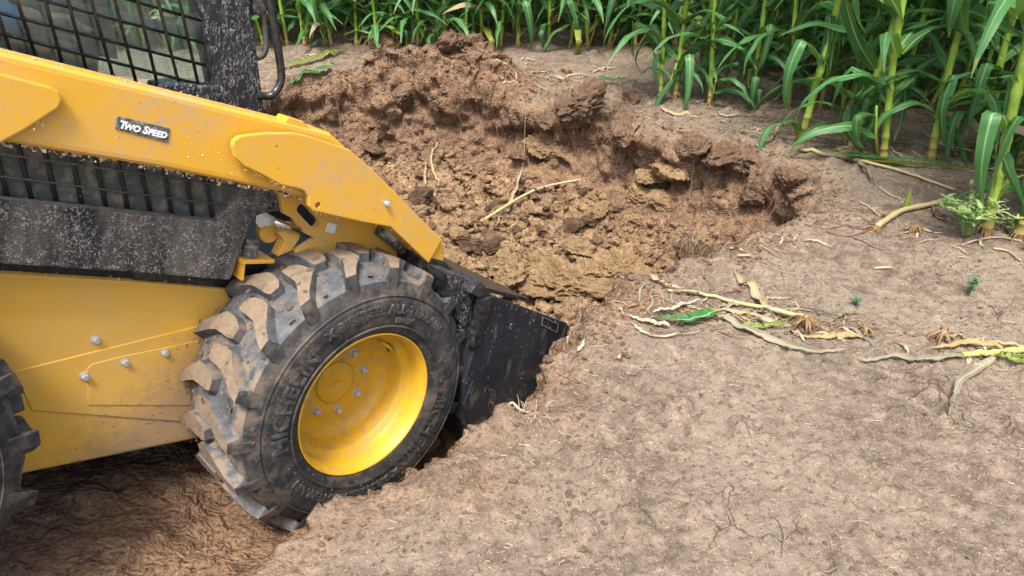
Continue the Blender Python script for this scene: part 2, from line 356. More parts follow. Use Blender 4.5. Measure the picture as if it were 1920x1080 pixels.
def ribbon_geo(pts, width, side=None, fold=.25, wave=0., nseg=18, seed=0, cross=5, taper=True, twist=0.):
    P = smooth_path(pts, nseg); T = np.gradient(P, axis=0); T /= np.linalg.norm(T, axis=1)[:, None]+1e-12
    r = random.Random(seed); ph, ph2 = r.uniform(0, 6.28), r.uniform(0, 6.28); fq = r.uniform(2.5, 4)
    v = []; uv = []
    for i in range(nseg):
        t = i/(nseg-1)
        s = np.array(side, float) if side is not None else np.cross(T[i], [0, 0, 1.])
        if np.linalg.norm(s) < .05: s = np.array([1., 0, 0])
        s = s-T[i]*(s@T[i]); s /= np.linalg.norm(s)+1e-9; nn = np.cross(s, T[i])
        if nn[2] < 0 and side is None: nn = -nn
        if twist:
            ca, sa = math.cos(twist*t), math.sin(twist*t); s, nn = s*ca+nn*sa, nn*ca-s*sa
        w = width*(min(1, .5+t*4)*max(.02, (1-t**2.6)) if taper else 1.)
        for k in range(cross):
            u = k/(cross-1)*2-1
            h = abs(u)*fold*w*.5+wave*w*(u*u)*math.sin(2*math.pi*fq*t+(ph if u > 0 else ph2))
            v.append(P[i]+s*u*w*.5+nn*h); uv.append((k/(cross-1), t))
    f = [(i*cross+k, i*cross+k+1, (i+1)*cross+k+1, (i+1)*cross+k) for i in range(nseg-1) for k in range(cross-1)]
    return v, f, uv

# ------------------------------------------------------------------ numpy noise
def _h(ix, iy, iz, s):
    n = (ix*374761393+iy*668265263+iz*2147483647+s*974711) & 0xffffffff
    n = ((n ^ (n >> 13))*1274126177) & 0xffffffff; n = ((n ^ (n >> 15))*2246822519) & 0xffffffff
    return ((n ^ (n >> 16)) & 0xffffff)/float(0xffffff)
def vnoise(x, y, z=0., s=0):
    x, y, z = np.broadcast_arrays(np.asarray(x, float), np.asarray(y, float), np.asarray(z, float))
    ix, iy, iz = np.floor(x).astype(np.int64), np.floor(y).astype(np.int64), np.floor(z).astype(np.int64)
    fx, fy, fz = x-ix, y-iy, z-iz
    q = lambda t: t*t*t*(t*(t*6-15)+10)
    ux, uy, uz = q(fx), q(fy), q(fz); r = 0
    for a in (0, 1):
        for b in (0, 1):
            for c in (0, 1):
                r = r+_h(ix+a, iy+b, iz+c, s)*(ux if a else 1-ux)*(uy if b else 1-uy)*(uz if c else 1-uz)
    return r*2-1
def fbm(x, y, z=0., o=4, s=0, g=.5):
    r = 0; a = 1; t = 0
    for k in range(o): r = r+a*vnoise(x*2**k+7.3*k, y*2**k-3.1*k, z*2**k+k, s+k); t += a; a *= g
    return r/t
def clods_h(x, y, cell, s, dens=.8):         # heap of rounded lumps: height above bed, in units of cell
    ix, iy = np.floor(x/cell).astype(np.int64), np.floor(y/cell).astype(np.int64); best = np.zeros_like(x)
    for a in (-1, 0, 1):
        for b in (-1, 0, 1):
            cx, cy = ix+a, iy+b; zz = np.zeros_like(cx)
            px = (cx+_h(cx, cy, zz, s))*cell; py = (cy+_h(cx, cy, zz, s+1))*cell
            rr = cell*(.25+.45*_h(cx, cy, zz, s+2))*(_h(cx, cy, zz, s+3) < dens)
            an = _h(cx, cy, zz, s+4)*6.28; dx, dy = x-px, y-py
            e1 = dx*np.cos(an)+dy*np.sin(an); e2 = (-dx*np.sin(an)+dy*np.cos(an))*(1+.7*_h(cx, cy, zz, s+5))
            d = np.maximum(np.abs(e1), np.abs(e2))*.5+np.hypot(e1, e2)*.5
            h = np.sqrt(np.clip(1-(d/np.maximum(rr, 1e-6))**2.4, 0, None))*rr
            best = np.maximum(best, h)
    return best
def sstep(a, b, x): t = np.clip((x-a)/(b-a), 0, 1); return t*t*(3-2*t)

# ------------------------------------------------------------------ ground with the pit
rim_px = [(505,172),(560,160),(640,150),(760,150),(900,160),(1000,183),(1080,193),(1180,212),(1230,238),(1330,262),(1430,292),(1510,325),(1552,352),(1535,392),
          (1462,425),(1400,455),(1320,480),(1260,505),(1190,545),(1120,585),(1076,606),(1084,652),(1030,712),(982,776)]
POLY = [tuple(at_z(*q)[:2]) for q in rim_px]
u2 = MF[:2]/np.linalg.norm(MF[:2]); n2 = np.array([MN[0], MN[1]])/np.linalg.norm(MN[:2])
rear = (MC-MF*1.25)[:2]
e0 = np.array(POLY[-1])
POLY += [tuple(e0-u2*.42-n2*.03), tuple(rear+n2*.17+u2*.12), tuple(rear-n2*2.1), tuple(rear-n2*2.1+u2*1.3), (-2.3, 4.0)]
PA = np.array(POLY)
def sdist(x, y):
    inside = np.zeros(x.shape, bool); d = np.full(x.shape, 1e9); n = len(PA)
    for i in range(n):
        ax, ay = PA[i]; bx, by = PA[(i+1) % n]; ex, ey = bx-ax, by-ay
        t = np.clip(((x-ax)*ex+(y-ay)*ey)/(ex*ex+ey*ey), 0, 1)
        d = np.minimum(d, np.hypot(x-ax-t*ex, y-ay-t*ey))
        c = ((ay > y) != (by > y)); xs = ax+(y-ay)/(by-ay if by != ay else 1e-9)*ex
        inside ^= c & (x < xs)
    return np.where(inside, d, -d)
PL = [tuple(map(float, p)) for p in PA]
def sds(x, y):                              # the same for one point
    ins = False; d = 1e9; n = len(PL)
    for i in range(n):
        ax, ay = PL[i]; bx, by = PL[(i+1) % n]; ex, ey = bx-ax, by-ay
        t = min(1., max(0., ((x-ax)*ex+(y-ay)*ey)/(ex*ex+ey*ey))); d = min(d, math.hypot(x-ax-t*ex, y-ay-t*ey))
        if (ay > y) != (by > y) and x < ax+(y-ay)/(by-ay)*ex: ins = not ins
    return d if ins else -d
def ground_base(x, y):
    sd = sdist(x, y)
    wob = .055*fbm(x*3.2, y*3.2, 0, 3, 5)+.010*fbm(x*11, y*11, 0, 3, 9)
    sdn = sd+wob*sstep(-.4, .0, sd)
    s = (x-rear[0])*u2[0]+(y-rear[1])*u2[1]; lat = (x-rear[0])*n2[0]+(y-rear[1])*n2[1]
    rampz = -.015-.43*np.clip(s/1.17, 0, 1.5)
    tal = -.50-.12*np.clip((sdn-.2)/1.0, 0, 1)
    fl = np.maximum(rampz, np.where(s > 1.35, tal, -9)); k = sstep(1.15, 1.7, s); fl = rampz*(1-k)+np.maximum(rampz, tal)*k
    # the east end is shallower
    fl = fl*(1-.22*sstep(.7, 1.45, x)*sstep(2.5, 3.0, y))
    far = sstep(2.9, 3.3, y+.25*x)                         # steep far bank, softer bank near the camera
    prof_n = np.interp(sdn, [-.03, .0, .04, .09, .15, .25, .40], [0, .10, .40, .66, .83, .95, 1])
    prof_s = np.interp(sdn, [-.03, .0, .05, .12, .22, .35], [0, .05, .36, .72, .95, 1])
    pr = prof_n*far+prof_s*(1-far)
    z = fl*pr
    field = .014*fbm(x*1.3, y*1.3, 0, 3, 21)+.008*fbm(x*6, y*6, 0, 4, 23)
    fieldm = 1-sstep(0, .2, sdn)
    z = z+field*fieldm
    heap = 0
    for hx, hy, h, sx, sy in ((-.86, 5.05, .29, .17, .17), (-.42, 5.05, .23, .27, .2), (-.14, 5.1, .17, .12, .13), (-1.2, 4.93, .09, .3, .2), (-.6, 4.85, .06, .5, .22), (.0, 4.9, .05, .22, .2),
                              (.45, 4.6, .035, .2, .14), (.36, 2.24, .05, .16, .14), (.6, 2.52, .05, .1, .07), (.28, 2.02, .02, .1, .15), (.12, 1.62, .018, .12, .10), (-.1, 1.36, .02, .15, .12)):
        heap = heap+h*np.exp(-((x-hx)/sx)**2-((y-hy)/sy)**2)
    lump = clods_h(x, y, .16, 31)*.5+clods_h(x+3, y, .07, 41)*.6
    z = z+heap*(.75+.5*fbm(x*6, y*6, 0, 3, 51))+lump*np.clip(heap/.06, 0, 1)*.55*(1-sstep(.0, .1, sdn))
    # loose lumps inside the pit, not on the rolled ramp under the wheels
    onramp = (1-sstep(1.45, 1.8, s))*sstep(-2.1, -1.95, lat)
    rub = sstep(.10, .4, sdn)*(1-.8*onramp)
    z = z+rub*(clods_h(x, y, .21, 61, .55)*.42+clods_h(x+1, y+5, .095, 71, .8)*.62+clods_h(x, y+9, .045, 81, .8)*.6)
    dug = np.maximum(sstep(-.03, .03, sdn), np.clip(heap/.045, 0, 1))
    dug = np.maximum(dug, .55*sstep(-.22, -.02, sdn)*(.5+.5*fbm(x*4, y*4, 0, 3, 91)+.3))
    return z, sdn, dug, rub
def axis(segs):
    out = [segs[0][0]]
    for a, b, st in segs:
        n = max(1, int(round((b-a)/st))); out += list(a+(b-a)*(np.arange(n)+1)/n)
    return np.array(out)
def grow(a, b, st, k=1.25):
    out = []; x = a; 
    while abs(x-a) < abs(b-a): x += math.copysign(st, b-a); st *= k; out.append(x)
    return out
xs = np.concatenate([np.array(grow(-2.4, -90, .05))[::-1], axis([(-2.4, -1.55, .02), (-1.55, 1.75, .0085), (1.75, 2.6, .02)]), grow(2.6, 90, .05)])
ys = np.concatenate([np.array(grow(.6, -60, .04))[::-1], axis([(.6, 1.0, .02), (1.0, 2.4, .0085), (2.4, 3.0, .0095), (3.0, 5.15, .0062), (5.15, 6.5, .025)]), grow(6.5, 140, .05)])
X, Y = np.meshgrid(xs, ys); nx, ny = len(xs), len(ys)
Z, SD, DUG, RUB = ground_base(X, Y)
Pg = np.stack([X, Y, Z], -1)
dX = np.gradient(Pg, axis=1); dY = np.gradient(Pg, axis=0); Ng = np.cross(dX, dY); Ng /= np.linalg.norm(Ng, axis=-1)[..., None]+1e-12
near = (np.abs(X) < 2.6) & (Y > .5) & (Y < 6.6)
wall = np.clip((.92-Ng[..., 2])/.4, 0, 1)*near
a1 = fbm(X*7, Y*7, Z*7, 4, 101); a2 = fbm(X*26, Y*26, Z*26, 3, 111); a3 = np.abs(fbm(X*13, Y*13, Z*15, 3, 121))
blk = np.floor((Z+.05*fbm(X*4, Y*4, Z*4, 2, 131))*9)            # stepped ledges in the cut face
lip = np.interp(Z+.035*fbm(X*2.5, Y*2.5, 0, 2, 161), [-.50, -.36, -.26, -.17, -.09, -.01, .06], [0, -.5, -1., .2, .9, .5, 0])*(.55+.7*fbm(X*2.2, Y*2.2, 0, 2, 163))
disp = near*(wall*.075*lip*sstep(2.9, 3.3, Y+.25*X)+DUG*(.026*a1+.012*a2)+wall*(.085*a1+.05*(.35-a3)+.045*(_h((blk+50).astype(np.int64), np.floor(X*6+a1).astype(np.int64), np.zeros_like(blk, int), 3)-.5))+(1-DUG)*(.0028*a2+.0055*fbm(X*55, Y*55, 0, 2, 141)+.45*np.where(near, clods_h(X, Y, .026, 171, .5)+1.3*clods_h(X, Y, .075, 181, .12), 0)))
Pg = Pg+Ng*disp[..., None]
gm = bpy.data.meshes.new('ground')
gm.vertices.add(nx*ny); gm.vertices.foreach_set('co', Pg.reshape(-1))
ii = (np.arange(ny-1)[:, None]*nx+np.arange(nx-1)[None]).ravel()
quads = np.stack([ii, ii+1, ii+nx+1, ii+nx], 1).astype(np.int32); nq = len(quads)
gm.loops.add(nq*4); gm.loops.foreach_set('vertex_index', quads.ravel())
gm.polygons.add(nq); gm.polygons.foreach_set('loop_start', np.arange(nq, dtype=np.int32)*4); gm.polygons.foreach_set('loop_total', np.full(nq, 4, np.int32))
gm.polygons.foreach_set('use_smooth', np.ones(nq, bool)); gm.update(calc_edges=True)
OCH = sstep(-.36, -.58, Z+.10*fbm(X*5, Y*5, 0, 3, 151))*DUG*sstep(.02, .12, SD)
for nm, arr in (('dug', DUG), ('ochre', OCH)):
    at = gm.attributes.new(nm, 'FLOAT', 'POINT'); at.data.foreach_set('value', np.clip(arr, 0, 1).astype(np.float32).ravel())
ground = link('ground', gm, 'ground'); tag(ground, 'dry tan field soil with an open root pit dug into it', None, None, 'structure')
sel = near.ravel()[quads].all(1)
BV = BVHTree.FromPolygons(Pg.reshape(-1, 3).tolist(), quads[sel].tolist())
def hit(px, py):
    d = Vector(ray(px, py)).normalized(); h = BV.ray_cast(Vector(CAM), d)
    return (np.array(h[0]), np.array(h[1])) if h[0] else (at_z(px, py), np.array([0, 0, 1.]))
def gz(x, y):
    h = BV.ray_cast(Vector((x, y, 3)), Vector((0, 0, -1)))
    return h[0].z if h[0] else 0.
def gzn(x, y):
    h = BV.ray_cast(Vector((x, y, 3)), Vector((0, 0, -1)))
    return (h[0].z, h[1]) if h[0] else (0., Vector((0, 0, 1)))
# ------------------------------------------------------------------ skid steer loader (facing right and away, nose down into the pit)
BASE = (-.62, .9, -.425)
loader = bpy.data.objects.new('skid_steer_loader', None); COL.objects.link(loader)
loader.matrix_world = Matrix(((MF[0], -MN[0], MU[0], 0), (MF[1], -MN[1], MU[1], 0), (MF[2], -MN[2], MU[2], 0), (0, 0, 0, 1)))
loader.location = Vector(m2w(*BASE))
tag(loader, 'yellow skid steer loader nosing its black bucket down into the pit', 'loader')
SIDE = 1.8                                    # width over the tyres
def part(name, me, mat, parent=None, label=None):
    top = parent is None
    o = link(name, me, mat, loader if top else parent, tuple(-b for b in BASE) if top else None)
    if label: o['label'] = label
    return o
def bevel_bm(bm, off, seg=2):
    if off <= 0: return
    ed = [e for e in bm.edges if len(e.link_faces) == 2 and e.calc_face_angle(0) > .5]
    bmesh.ops.bevel(bm, geom=ed, offset=off, segments=seg, affect='EDGES', profile=.6, clamp_overlap=True)
def plate_mesh(name, pts, Y0, th, bev=.004, seg=2, mirror=False, round_=0, holes=()):
    pts = [tuple(p) for p in pts]
    if round_:
        pts = [tuple(p) for p in smooth_path(pts+[pts[0]], len(pts)*round_)[:-1]]
    ar = sum(pts[i][0]*pts[(i+1) % len(pts)][1]-pts[(i+1) % len(pts)][0]*pts[i][1] for i in range(len(pts)))
    if ar < 0: pts = pts[::-1]
    bm = bmesh.new(); y0, y1 = (Y0, Y0+th) if not mirror else (SIDE-Y0, SIDE-Y0-th)
    a = [bm.verts.new((x, y0, z)) for x, z in pts]; b = [bm.verts.new((x, y1, z)) for x, z in pts]; n = len(pts)
    bm.faces.new(a); bm.faces.new(b[::-1])
    for i in range(n): bm.faces.new((a[i], b[i], b[(i+1) % n], a[(i+1) % n])[::-1])
    bmesh.ops.recalc_face_normals(bm, faces=bm.faces)
    bevel_bm(bm, bev, seg)
    me = bpy.data.meshes.new(name); bm.to_mesh(me); bm.free()
    if holes:
        o = bpy.data.objects.new('t', me); COL.objects.link(o); cs = []
        for hp in holes:
            cm = plate_mesh('c', hp, Y0-.05, th+.1, 0); c = bpy.data.objects.new('c', cm); COL.objects.link(c); cs.append(c)
            md = o.modifiers.new('b', 'BOOLEAN'); md.operation = 'DIFFERENCE'; md.object = c; md.solver = 'EXACT'
        me2 = bpy.data.meshes.new_from_object(o.evaluated_get(bpy.context.evaluated_depsgraph_get()))
        for c in cs: bpy.data.objects.remove(c)
        bpy.data.objects.remove(o); me2.name = name; return me2
    return me
def PX(l, Y): return [mp(a, b, Y) for a, b in l]
def circ(cx, cz, r, n=16): return [(cx+r*math.cos(2*math.pi*k/n), cz+r*math.sin(2*math.pi*k/n)) for k in range(n)]
def capsule(a, b, r, n=8):
    a, b = np.array(a), np.array(b); t = math.atan2(*(b-a)[::-1]); o = []
    for k in range(n+1): o.append(tuple(b+r*np.array([math.cos(t-math.pi/2+math.pi*k/n), math.sin(t-math.pi/2+math.pi*k/n)])))
    for k in range(n+1): o.append(tuple(a+r*np.array([math.cos(t+math.pi/2+math.pi*k/n), math.sin(t+math.pi/2+math.pi*k/n)])))
    return o
def box_mesh(name, lo, hi, bev=.004):
    bm = bmesh.new(); bmesh.ops.create_cube(bm, size=1)
    for v in bm.verts: v.co = Vector([(lo[i]+hi[i])/2+v.co[i]*(hi[i]-lo[i]) for i in range(3)])
    bevel_bm(bm, bev); me = bpy.data.meshes.new(name); bm.to_mesh(me); bm.free(); return me
def tube_mesh(name, pts, r, seg=10, smooth_=True):
    v, f, _ = tube_geo(pts, r, seg); return mesh(name, v, f, smooth_)
def lathe_y(prof, n=64):                      # prof: (y, r) around the Y axis
    v = []; f = []; k = len(prof)
    for i in range(n):
        t = 2*math.pi*i/n
        for y, r in prof: v.append((r*math.cos(t), y, r*math.sin(t)))
    for i in range(n):
        for j in range(k-1): f.append((i*k+j, i*k+j+1, ((i+1) % n)*k+j+1, ((i+1) % n)*k+j))
    return v, f
def hexbolt(name, r, h, parent, mat, loc, washer=True):
    g = G(); 
    if washer: v, f = lathe_y([(0, .001), (0, r*1.45), (.0025, r*1.45)][::-1]+[(0, r*1.2)], 16); v, f = lathe_y([(.004, r*1.5), (0, r*1.4), (0, .0005)], 16); g.add(v, f)
    v, f = lathe_y([(.002, r), (-h+.002, r), (-h, r*.85), (-h, .0005)], 6); g.add(v, f)
    o = link(name, g.mesh(name), mat, parent, loc); return o

# ---- wheels
TR, TW = .425, .30
def tyre_mesh():
    g = G()
    prof = [(.055, .205), (.015, .219), (-.012, .231), (-.022, .262), (-.027, .300), (-.024, .332), (-.014, .352), (-.006, .366), (.004, .380), (.02, .3885), (.08, .396), (TW/2, .398)]
    prof = prof+[(TW-y, r) for y, r in prof[-2::-1]]
    v, f = lathe_y(prof, 96); k = len(prof)
    mi = []
    for i in range(96):
        for j in range(k-1): mi.append(1 if 8 <= j <= k-10 else 0)
    kk = len(g.v); g.v += v; g.f += f; g.m += mi; g.uv += [(0, 0)]*len(v)
    # ring ridge where sidewall meets the shoulder
    for R0 in (.345, .255):
        v, f = lathe_y([(-.0255+(.345-R0)*-.02, R0-.004), (-.029, R0), (-.0255, R0+.004)] if R0 < .3 else [(-.015, R0-.005), (-.0225, R0), (-.010, R0+.005)], 96); g.add(v, f, 0)
    NL = 18
    def lug(th0, side):
        # centre line in (lateral y from its own shoulder, circumferential s); elbowed bar
        path = [(-.012, .352, .034), (-.004, .395, .032), (.006, TR-.006, .032), (.035, TR, .038), (.070, TR+.001, .046), (.095, TR+.001, .056), (.125, TR+.001, .056), (.16, TR+.001, .048), (.178, TR-.001, .030)]
        off = [.064, .060, .056, .038, .012, -.004, -.006, -.002, .002]
        rows = []
        for (y, r, w), s in zip(path, off):
            yy = y if side > 0 else TW-y
            sgn = 1 if side > 0 else -1
            rb = min(r-.002, .385) if r > .39 else r-.03
            row = []
            for ds, rr in ((-w/2-.007, rb), (-w/2, r), (w/2, r), (w/2+.007, rb)):
                t = th0+(s+ds)/TR
                row.append((rr*math.cos(t), yy, rr*math.sin(t)))
            rows.append(row)
        vv = [p for r_ in rows for p in r_]; ff = []; m2 = []
        for i in range(len(rows)-1):
            for j in range(3):
                q = (i*4+j, i*4+j+1, (i+1)*4+j+1, (i+1)*4+j)
                ff.append(q if side > 0 else q[::-1]); m2.append(2 if j == 1 and i >= 2 else (1 if i >= 2 else 0))
        e = (len(rows)-1)*4; q = (e, e+1, e+2, e+3); ff.append(q if side > 0 else q[::-1]); m2.append(1)
        q = (0, 1, 2, 3); ff.append(q[::-1] if side > 0 else q); m2.append(0)
        k0 = len(g.v); g.v += vv; g.f += [tuple(a+k0 for a in q) for q in ff]; g.m += m2; g.uv += [(0, 0)]*len(vv)
    for i in range(NL):
        lug(2*math.pi*i/NL, 1); lug(2*math.pi*(i+.5)/NL, -1)
    me = g.mesh('tyre')
    return me
def text_mesh(txt, size, extrude, shear=0., space=1., bold=0.):
    cu = bpy.data.curves.new('t', 'FONT'); cu.body = txt; cu.size = size; cu.extrude = extrude; cu.shear = shear; cu.align_x = 'CENTER'; cu.space_character = space
    cu.offset = bold; cu.resolution_u = 4
    o = bpy.data.objects.new('t', cu); COL.objects.link(o)
    me = bpy.data.meshes.new_from_object(o.evaluated_get(bpy.context.evaluated_depsgraph_get()))
    bpy.data.objects.remove(o); return me
def arc_text(txt, size, R0, ang, y, ext=.0022, space=1., bold=.0015):
    me = text_mesh(txt, size, ext, 0, space, bold)
    bm = bmesh.new(); bm.from_mesh(me); bmesh.ops.subdivide_edges(bm, edges=[e for e in bm.edges if e.calc_length() > .012], cuts=2); bm.to_mesh(me); bm.free()
    for v in me.vertices:
        x, r, d = v.co.x, v.co.y, v.co.z; t = ang-x/(R0+size*.35)
        rr = R0+r; v.co = (rr*math.cos(t), y-d, rr*math.sin(t))
    return me
TY = tyre_mesh()
RIMP = [(.05, .206), (.012, .2205), (-.004, .2265), (-.010, .2265), (-.012, .223), (-.006, .220), (.008, .212), (.030, .2075), (.050, .2065), (.060, .201), (.068, .188), (.078, .184), (.122, .181), (.140, .172), (.150, .155), (.1555, .145), (.158, .125), (.158, .001)]
v, f = lathe_y(RIMP, 72); RM = mesh('rim', v, f, True)
for p in RM.polygons: p.use_smooth = True
v, f = lathe_y([(.157, .0675), (.150, .0665), (.1485, .064), (.146, .05), (.145, .006), (.149, .004), (.149, .0005)], 40); HUBM = mesh('hub_cap', v, f, True)
v, f = lathe_y([(.1575, .0700), (.1565, .0690), (.1565, .0668)], 40)
def wheel(x, z, left=False, detail=False, rot=0.):
    ty = part('tyre', TY, ['rubber', 'rubber_groove', 'rubber_dust'])
    rm = part('rim', RM, 'rim')
    hb = link('hub_cap', HUBM, 'rim', rm)
    for k in range(8):
        t = 2*math.pi*(k+.35)/8; hexbolt('wheel_bolt', .0105, .014, rm, 'steel', (.103*math.cos(t), .156, .103*math.sin(t)))
    if detail:
        txts = [arc_text('MICHELIN', .062, .270, R_(167), -.0268, space=1.12), arc_text('X BIBSTEEL ALL-TERRAIN', .036, .296, R_(88), -.0275, space=1.1), arc_text('10-16.5', .020, .268, R_(78), -.0275),
                arc_text('MICHELIN', .062, .262, R_(-28), -.0255, space=1.12), arc_text('X BIBSTEEL ALL-TERRAIN', .034, .278, R_(-98), -.027, space=1.1), arc_text('TUBELESS', .02, .262, R_(18), -.0265)]
        for tm in txts: link('lettering', tm, 'letter', ty)
        # valve in its welded pocket on the rim barrel
        a = R_(52); c = np.array([.178*math.cos(a), .092, .178*math.sin(a)])
        er = np.array([math.cos(a), 0, math.sin(a)]); et = np.array([-math.sin(a), 0, math.cos(a)])
        loop = [c+et*.026*math.cos(t)-np.array([0, 1, 0])*.030*math.sin(t)-er*.002 for t in np.linspace(0, math.pi, 9)]
        link('valve_guard', tube_mesh('valve_guard', loop, .0055, 8), 'rim', rm)
        link('valve_stem', tube_mesh('valve_stem', [c+er*.004, c-np.array([0, .018, 0])-er*.002, c-np.array([0, .03, 0])-er*.012], [.006, .0055, .004], 8), 'black_matte', rm)
    B = Vector(BASE)
    for o in (ty, rm):
        if left: o.rotation_euler = (0, rot, math.pi); o.location = Vector((x, SIDE, z))-B
        else: o.rotation_euler = (0, rot, 0); o.location = Vector((x, 0, z))-B
    return ty
wheel(0, 0, detail=True, rot=0.); wheel(-1.25, .0, rot=.3); wheel(0, 0, True); wheel(-1.25, 0, True)

# ---- lift arms
A_, B_ = np.array(mp(0, 97, .12)), np.array(mp(498, 219, .12)); back = tuple(A_+(A_-B_)*1.3)
A2, B2 = np.array(mp(0, 265, .12)), np.array(mp(530, 361, .12)); back2 = tuple(A2+(A2-B2)*1.15)
beam = [back]+PX([(0, 97), (498, 219), (580, 239), (622, 250), (655, 281), (640, 335), (578, 373), (530, 361), (440, 343), (300, 315), (100, 283), (0, 265)], .12)+[back2]
leg = PX([(600, 300), (654, 279), (694, 314), (744, 363), (779, 401), (828, 448), (832, 457), (834, 512), (806, 494), (732, 425), (680, 416), (590, 396)], .105)
fplate = PX([(435, 273), (438, 263), (449, 255), (470, 252), (502, 249), (552, 249), (576, 254), (604, 263), (633, 273), (655, 280), (694, 314), (744, 363), (779, 401), (828, 448), (803, 493), (732, 425), (680, 416), (586, 395), (579, 387), (577, 368), (571, 358), (560, 353), (528, 347), (493, 328), (458, 311), (440, 295)], .095)
pplate = PX([(-150, 95), (0, 138), (98, 164), (111, 171), (117, 188), (110, 203), (45, 245), (0, 269), (-30, 282), (-150, 255)], .10)
hole = circ(*mp(595, 384, .095), .0085)
for mir in (False, True):
    arm = part('lift_arm', plate_mesh('lift_arm', beam, .12, .12, .016, 3, mir), 'yellow')
    if mir: arm.location.z -= .09
    link('arm_leg', plate_mesh('arm_leg', leg, .105, .13, .008, 2, mir), 'yellow', arm)
    link('front_plate', plate_mesh('front_plate', fplate, .092, .016, .0035, 2, mir, holes=() if mir else (hole, circ(*mp(518, 274, .095), .0026, 8), circ(*mp(520, 315, .095), .0022, 8))), 'yellow', arm)
    link('pivot_plate', plate_mesh('pivot_plate', pplate, .100, .022, .004, 2, mir), 'yellow', arm)
    nub = PX([(527, 229), (535, 217), (562, 225), (605, 264), (570, 255)], .14)
    link('stop_bracket', plate_mesh('stop_bracket', nub, .125, .05, .003, 2, mir), 'yellow', arm)
    inner = PX([(524, 360), (590, 388), (735, 424), (776, 470), (800, 505), (790, 560), (600, 520), (560, 500), (552, 470), (590, 447), (556, 430), (549, 410), (530, 400)], .225)
    ip = link('inner_plate', plate_mesh('inner_plate', inner, .222, .02, .003, 2, mir, holes=() if mir else (capsule(mp(566, 392, .22), mp(591, 419, .22), .0145),)), 'yellow', arm)
hexbolt('pin_bolt', .010, .012, arm if False else loader.children[0], 'steel', (0, 0, 0)) if False else None
x, z = mp(725, 381, .09); hb = hexbolt('pin_bolt', .008, .012, loader, 'steel', Vector((x, .092, z))-Vector(BASE))
# clevis, rod and boss behind the front leg
x, z = mp(514, 441, .24)
part('pin_boss', plate_mesh('pin_boss', circ(x, z, .030, 24), .262, .03, .004, 2, holes=(circ(*mp(527, 442, .24), .0075),)), 'yellow')
part('clevis_arm', plate_mesh('clevis_arm', PX([(520, 436), (552, 420), (562, 432), (560, 448), (545, 470), (520, 480), (533, 452)], .232), .228, .04, .003), 'yellow')
a, b = mp(505, 412, .21), mp(562, 434, .21)
part('piston_rod', tube_mesh('piston_rod', [(a[0], .21, a[1]), (b[0], .215, b[1])], .011, 16), 'chrome')
a0 = mp(489, 414, .20)
part('rod_guard', tube_mesh('rod_guard', [(a0[0], .20, a0[1]), (a0[0]*.5+a[0]*.5, .205, a0[1]*.5+a[1]*.5), (a[0]+.012, .21, a[1]-.003)], [.019, .021, .011], 6, False), 'steel')
a, b = mp(712, 432, .20), mp(806, 506, .20)
cyl = part('tilt_cylinder', tube_mesh('tilt_cylinder', [(a[0], .2, a[1]), (b[0], .2, b[1])], .018, 14), 'hydr')
c_ = mp(733, 440, .18); link('hose_fitting', tube_mesh('hose_fitting', [(c_[0]-.02, .185, c_[1]+.012), (c_[0]+.022, .185, c_[1]-.016)], [.010, .012], 6, False), 'steel', cyl)
# blank white label (no code on it)
lx, lz = mp(621, 427, .22)
part('white_label', plate_mesh('white_label', [(lx-.018, lz-.012), (lx+.014, lz-.018), (lx+.018, lz+.010), (lx-.014, lz+.016)], .2195, .002, .0005, 1), 'white')
# decal TWO SPEED on the arm
d4 = PX([(219, 217), (319, 241), (315, 268), (216, 242)], .118)
dec = part('decal', plate_mesh('decal', d4, .1175, .003, .001, 1), 'decal', label='black TWO SPEED decal')
dm = G(); ex = np.array(d4[1])-np.array(d4[0]); Ld = np.linalg.norm(ex); ex /= Ld; ez = np.array(d4[0])-np.array(d4[3]); Hd = np.linalg.norm(ez); ez /= Hd
ctr = (np.array(d4[0])+np.array(d4[2]))/2
for txt, sz, ox in (('T', 1., -.39), ('WO', .80, -.215), ('S', 1., .035), ('PEED', .80, .265)):
    tm = text_mesh(txt, Hd*.80*sz, .0006, .25, 1., .0008)
    for v in tm.vertices:
        q = ctr+ex*(v.co.x*1.0+ox*Ld)+ez*(v.co.y-Hd*.25); v.co = (q[0], .1165-v.co.z, q[1])
    link('lettering', tm, 'decal_text', dec)

# ---- guard below the arm: louvred screen over a speckled panel
gl = PX([(0, 371), (205, 393), (405, 413), (452, 368), (470, 352), (527, 360), (527, 395), (492, 402), (476, 408), (468, 425), (432, 526), (240, 510), (0, 495)], .24)
gA = np.array(gl[0]); gB = np.array(gl[-1]); dirg = (np.array(mp(0, 371, .24))-np.array(mp(405, 413, .24)))*1.6
gl = [tuple(gA+dirg)]+gl+[tuple(gB+dirg)]
guard = part('side_guard', plate_mesh('side_guard', gl, .24, .05, .006), 'speckle')
up_ = PX([(0, 255), (470, 340), (470, 360), (405, 418), (205, 398), (0, 378)], .262); up_ = [tuple(np.array(up_[0])+dirg)]+up_+[tuple(np.array(up_[-1])+dirg)]
link('screen_backing', plate_mesh('screen_backing', up_, .272, .01, 0), 'screen_back', guard)
def bar(pa, pb, Y, r, name, par, mat): return link(name, tube_mesh(name, [(pa[0], Y, pa[1]), (pb[0], Y, pb[1])], r, 6), mat, par)
for ya, xb, yb in ((288, 446, 352), (330, 431, 386)):
    a, b = np.array(mp(0, ya, .258)), np.array(mp(xb, yb, .258)); bar(a+(a-b)*1.5, b, .258, .0020, 'screen_bar', guard, 'trim')
xb_ = [-75, -30, 16, 61, 108, 155, 201, 242, 284, 324, 363, 400]; xt_ = [-105, -58, -10, 38, 87, 137, 181, 224, 265, 309, 350, 388]
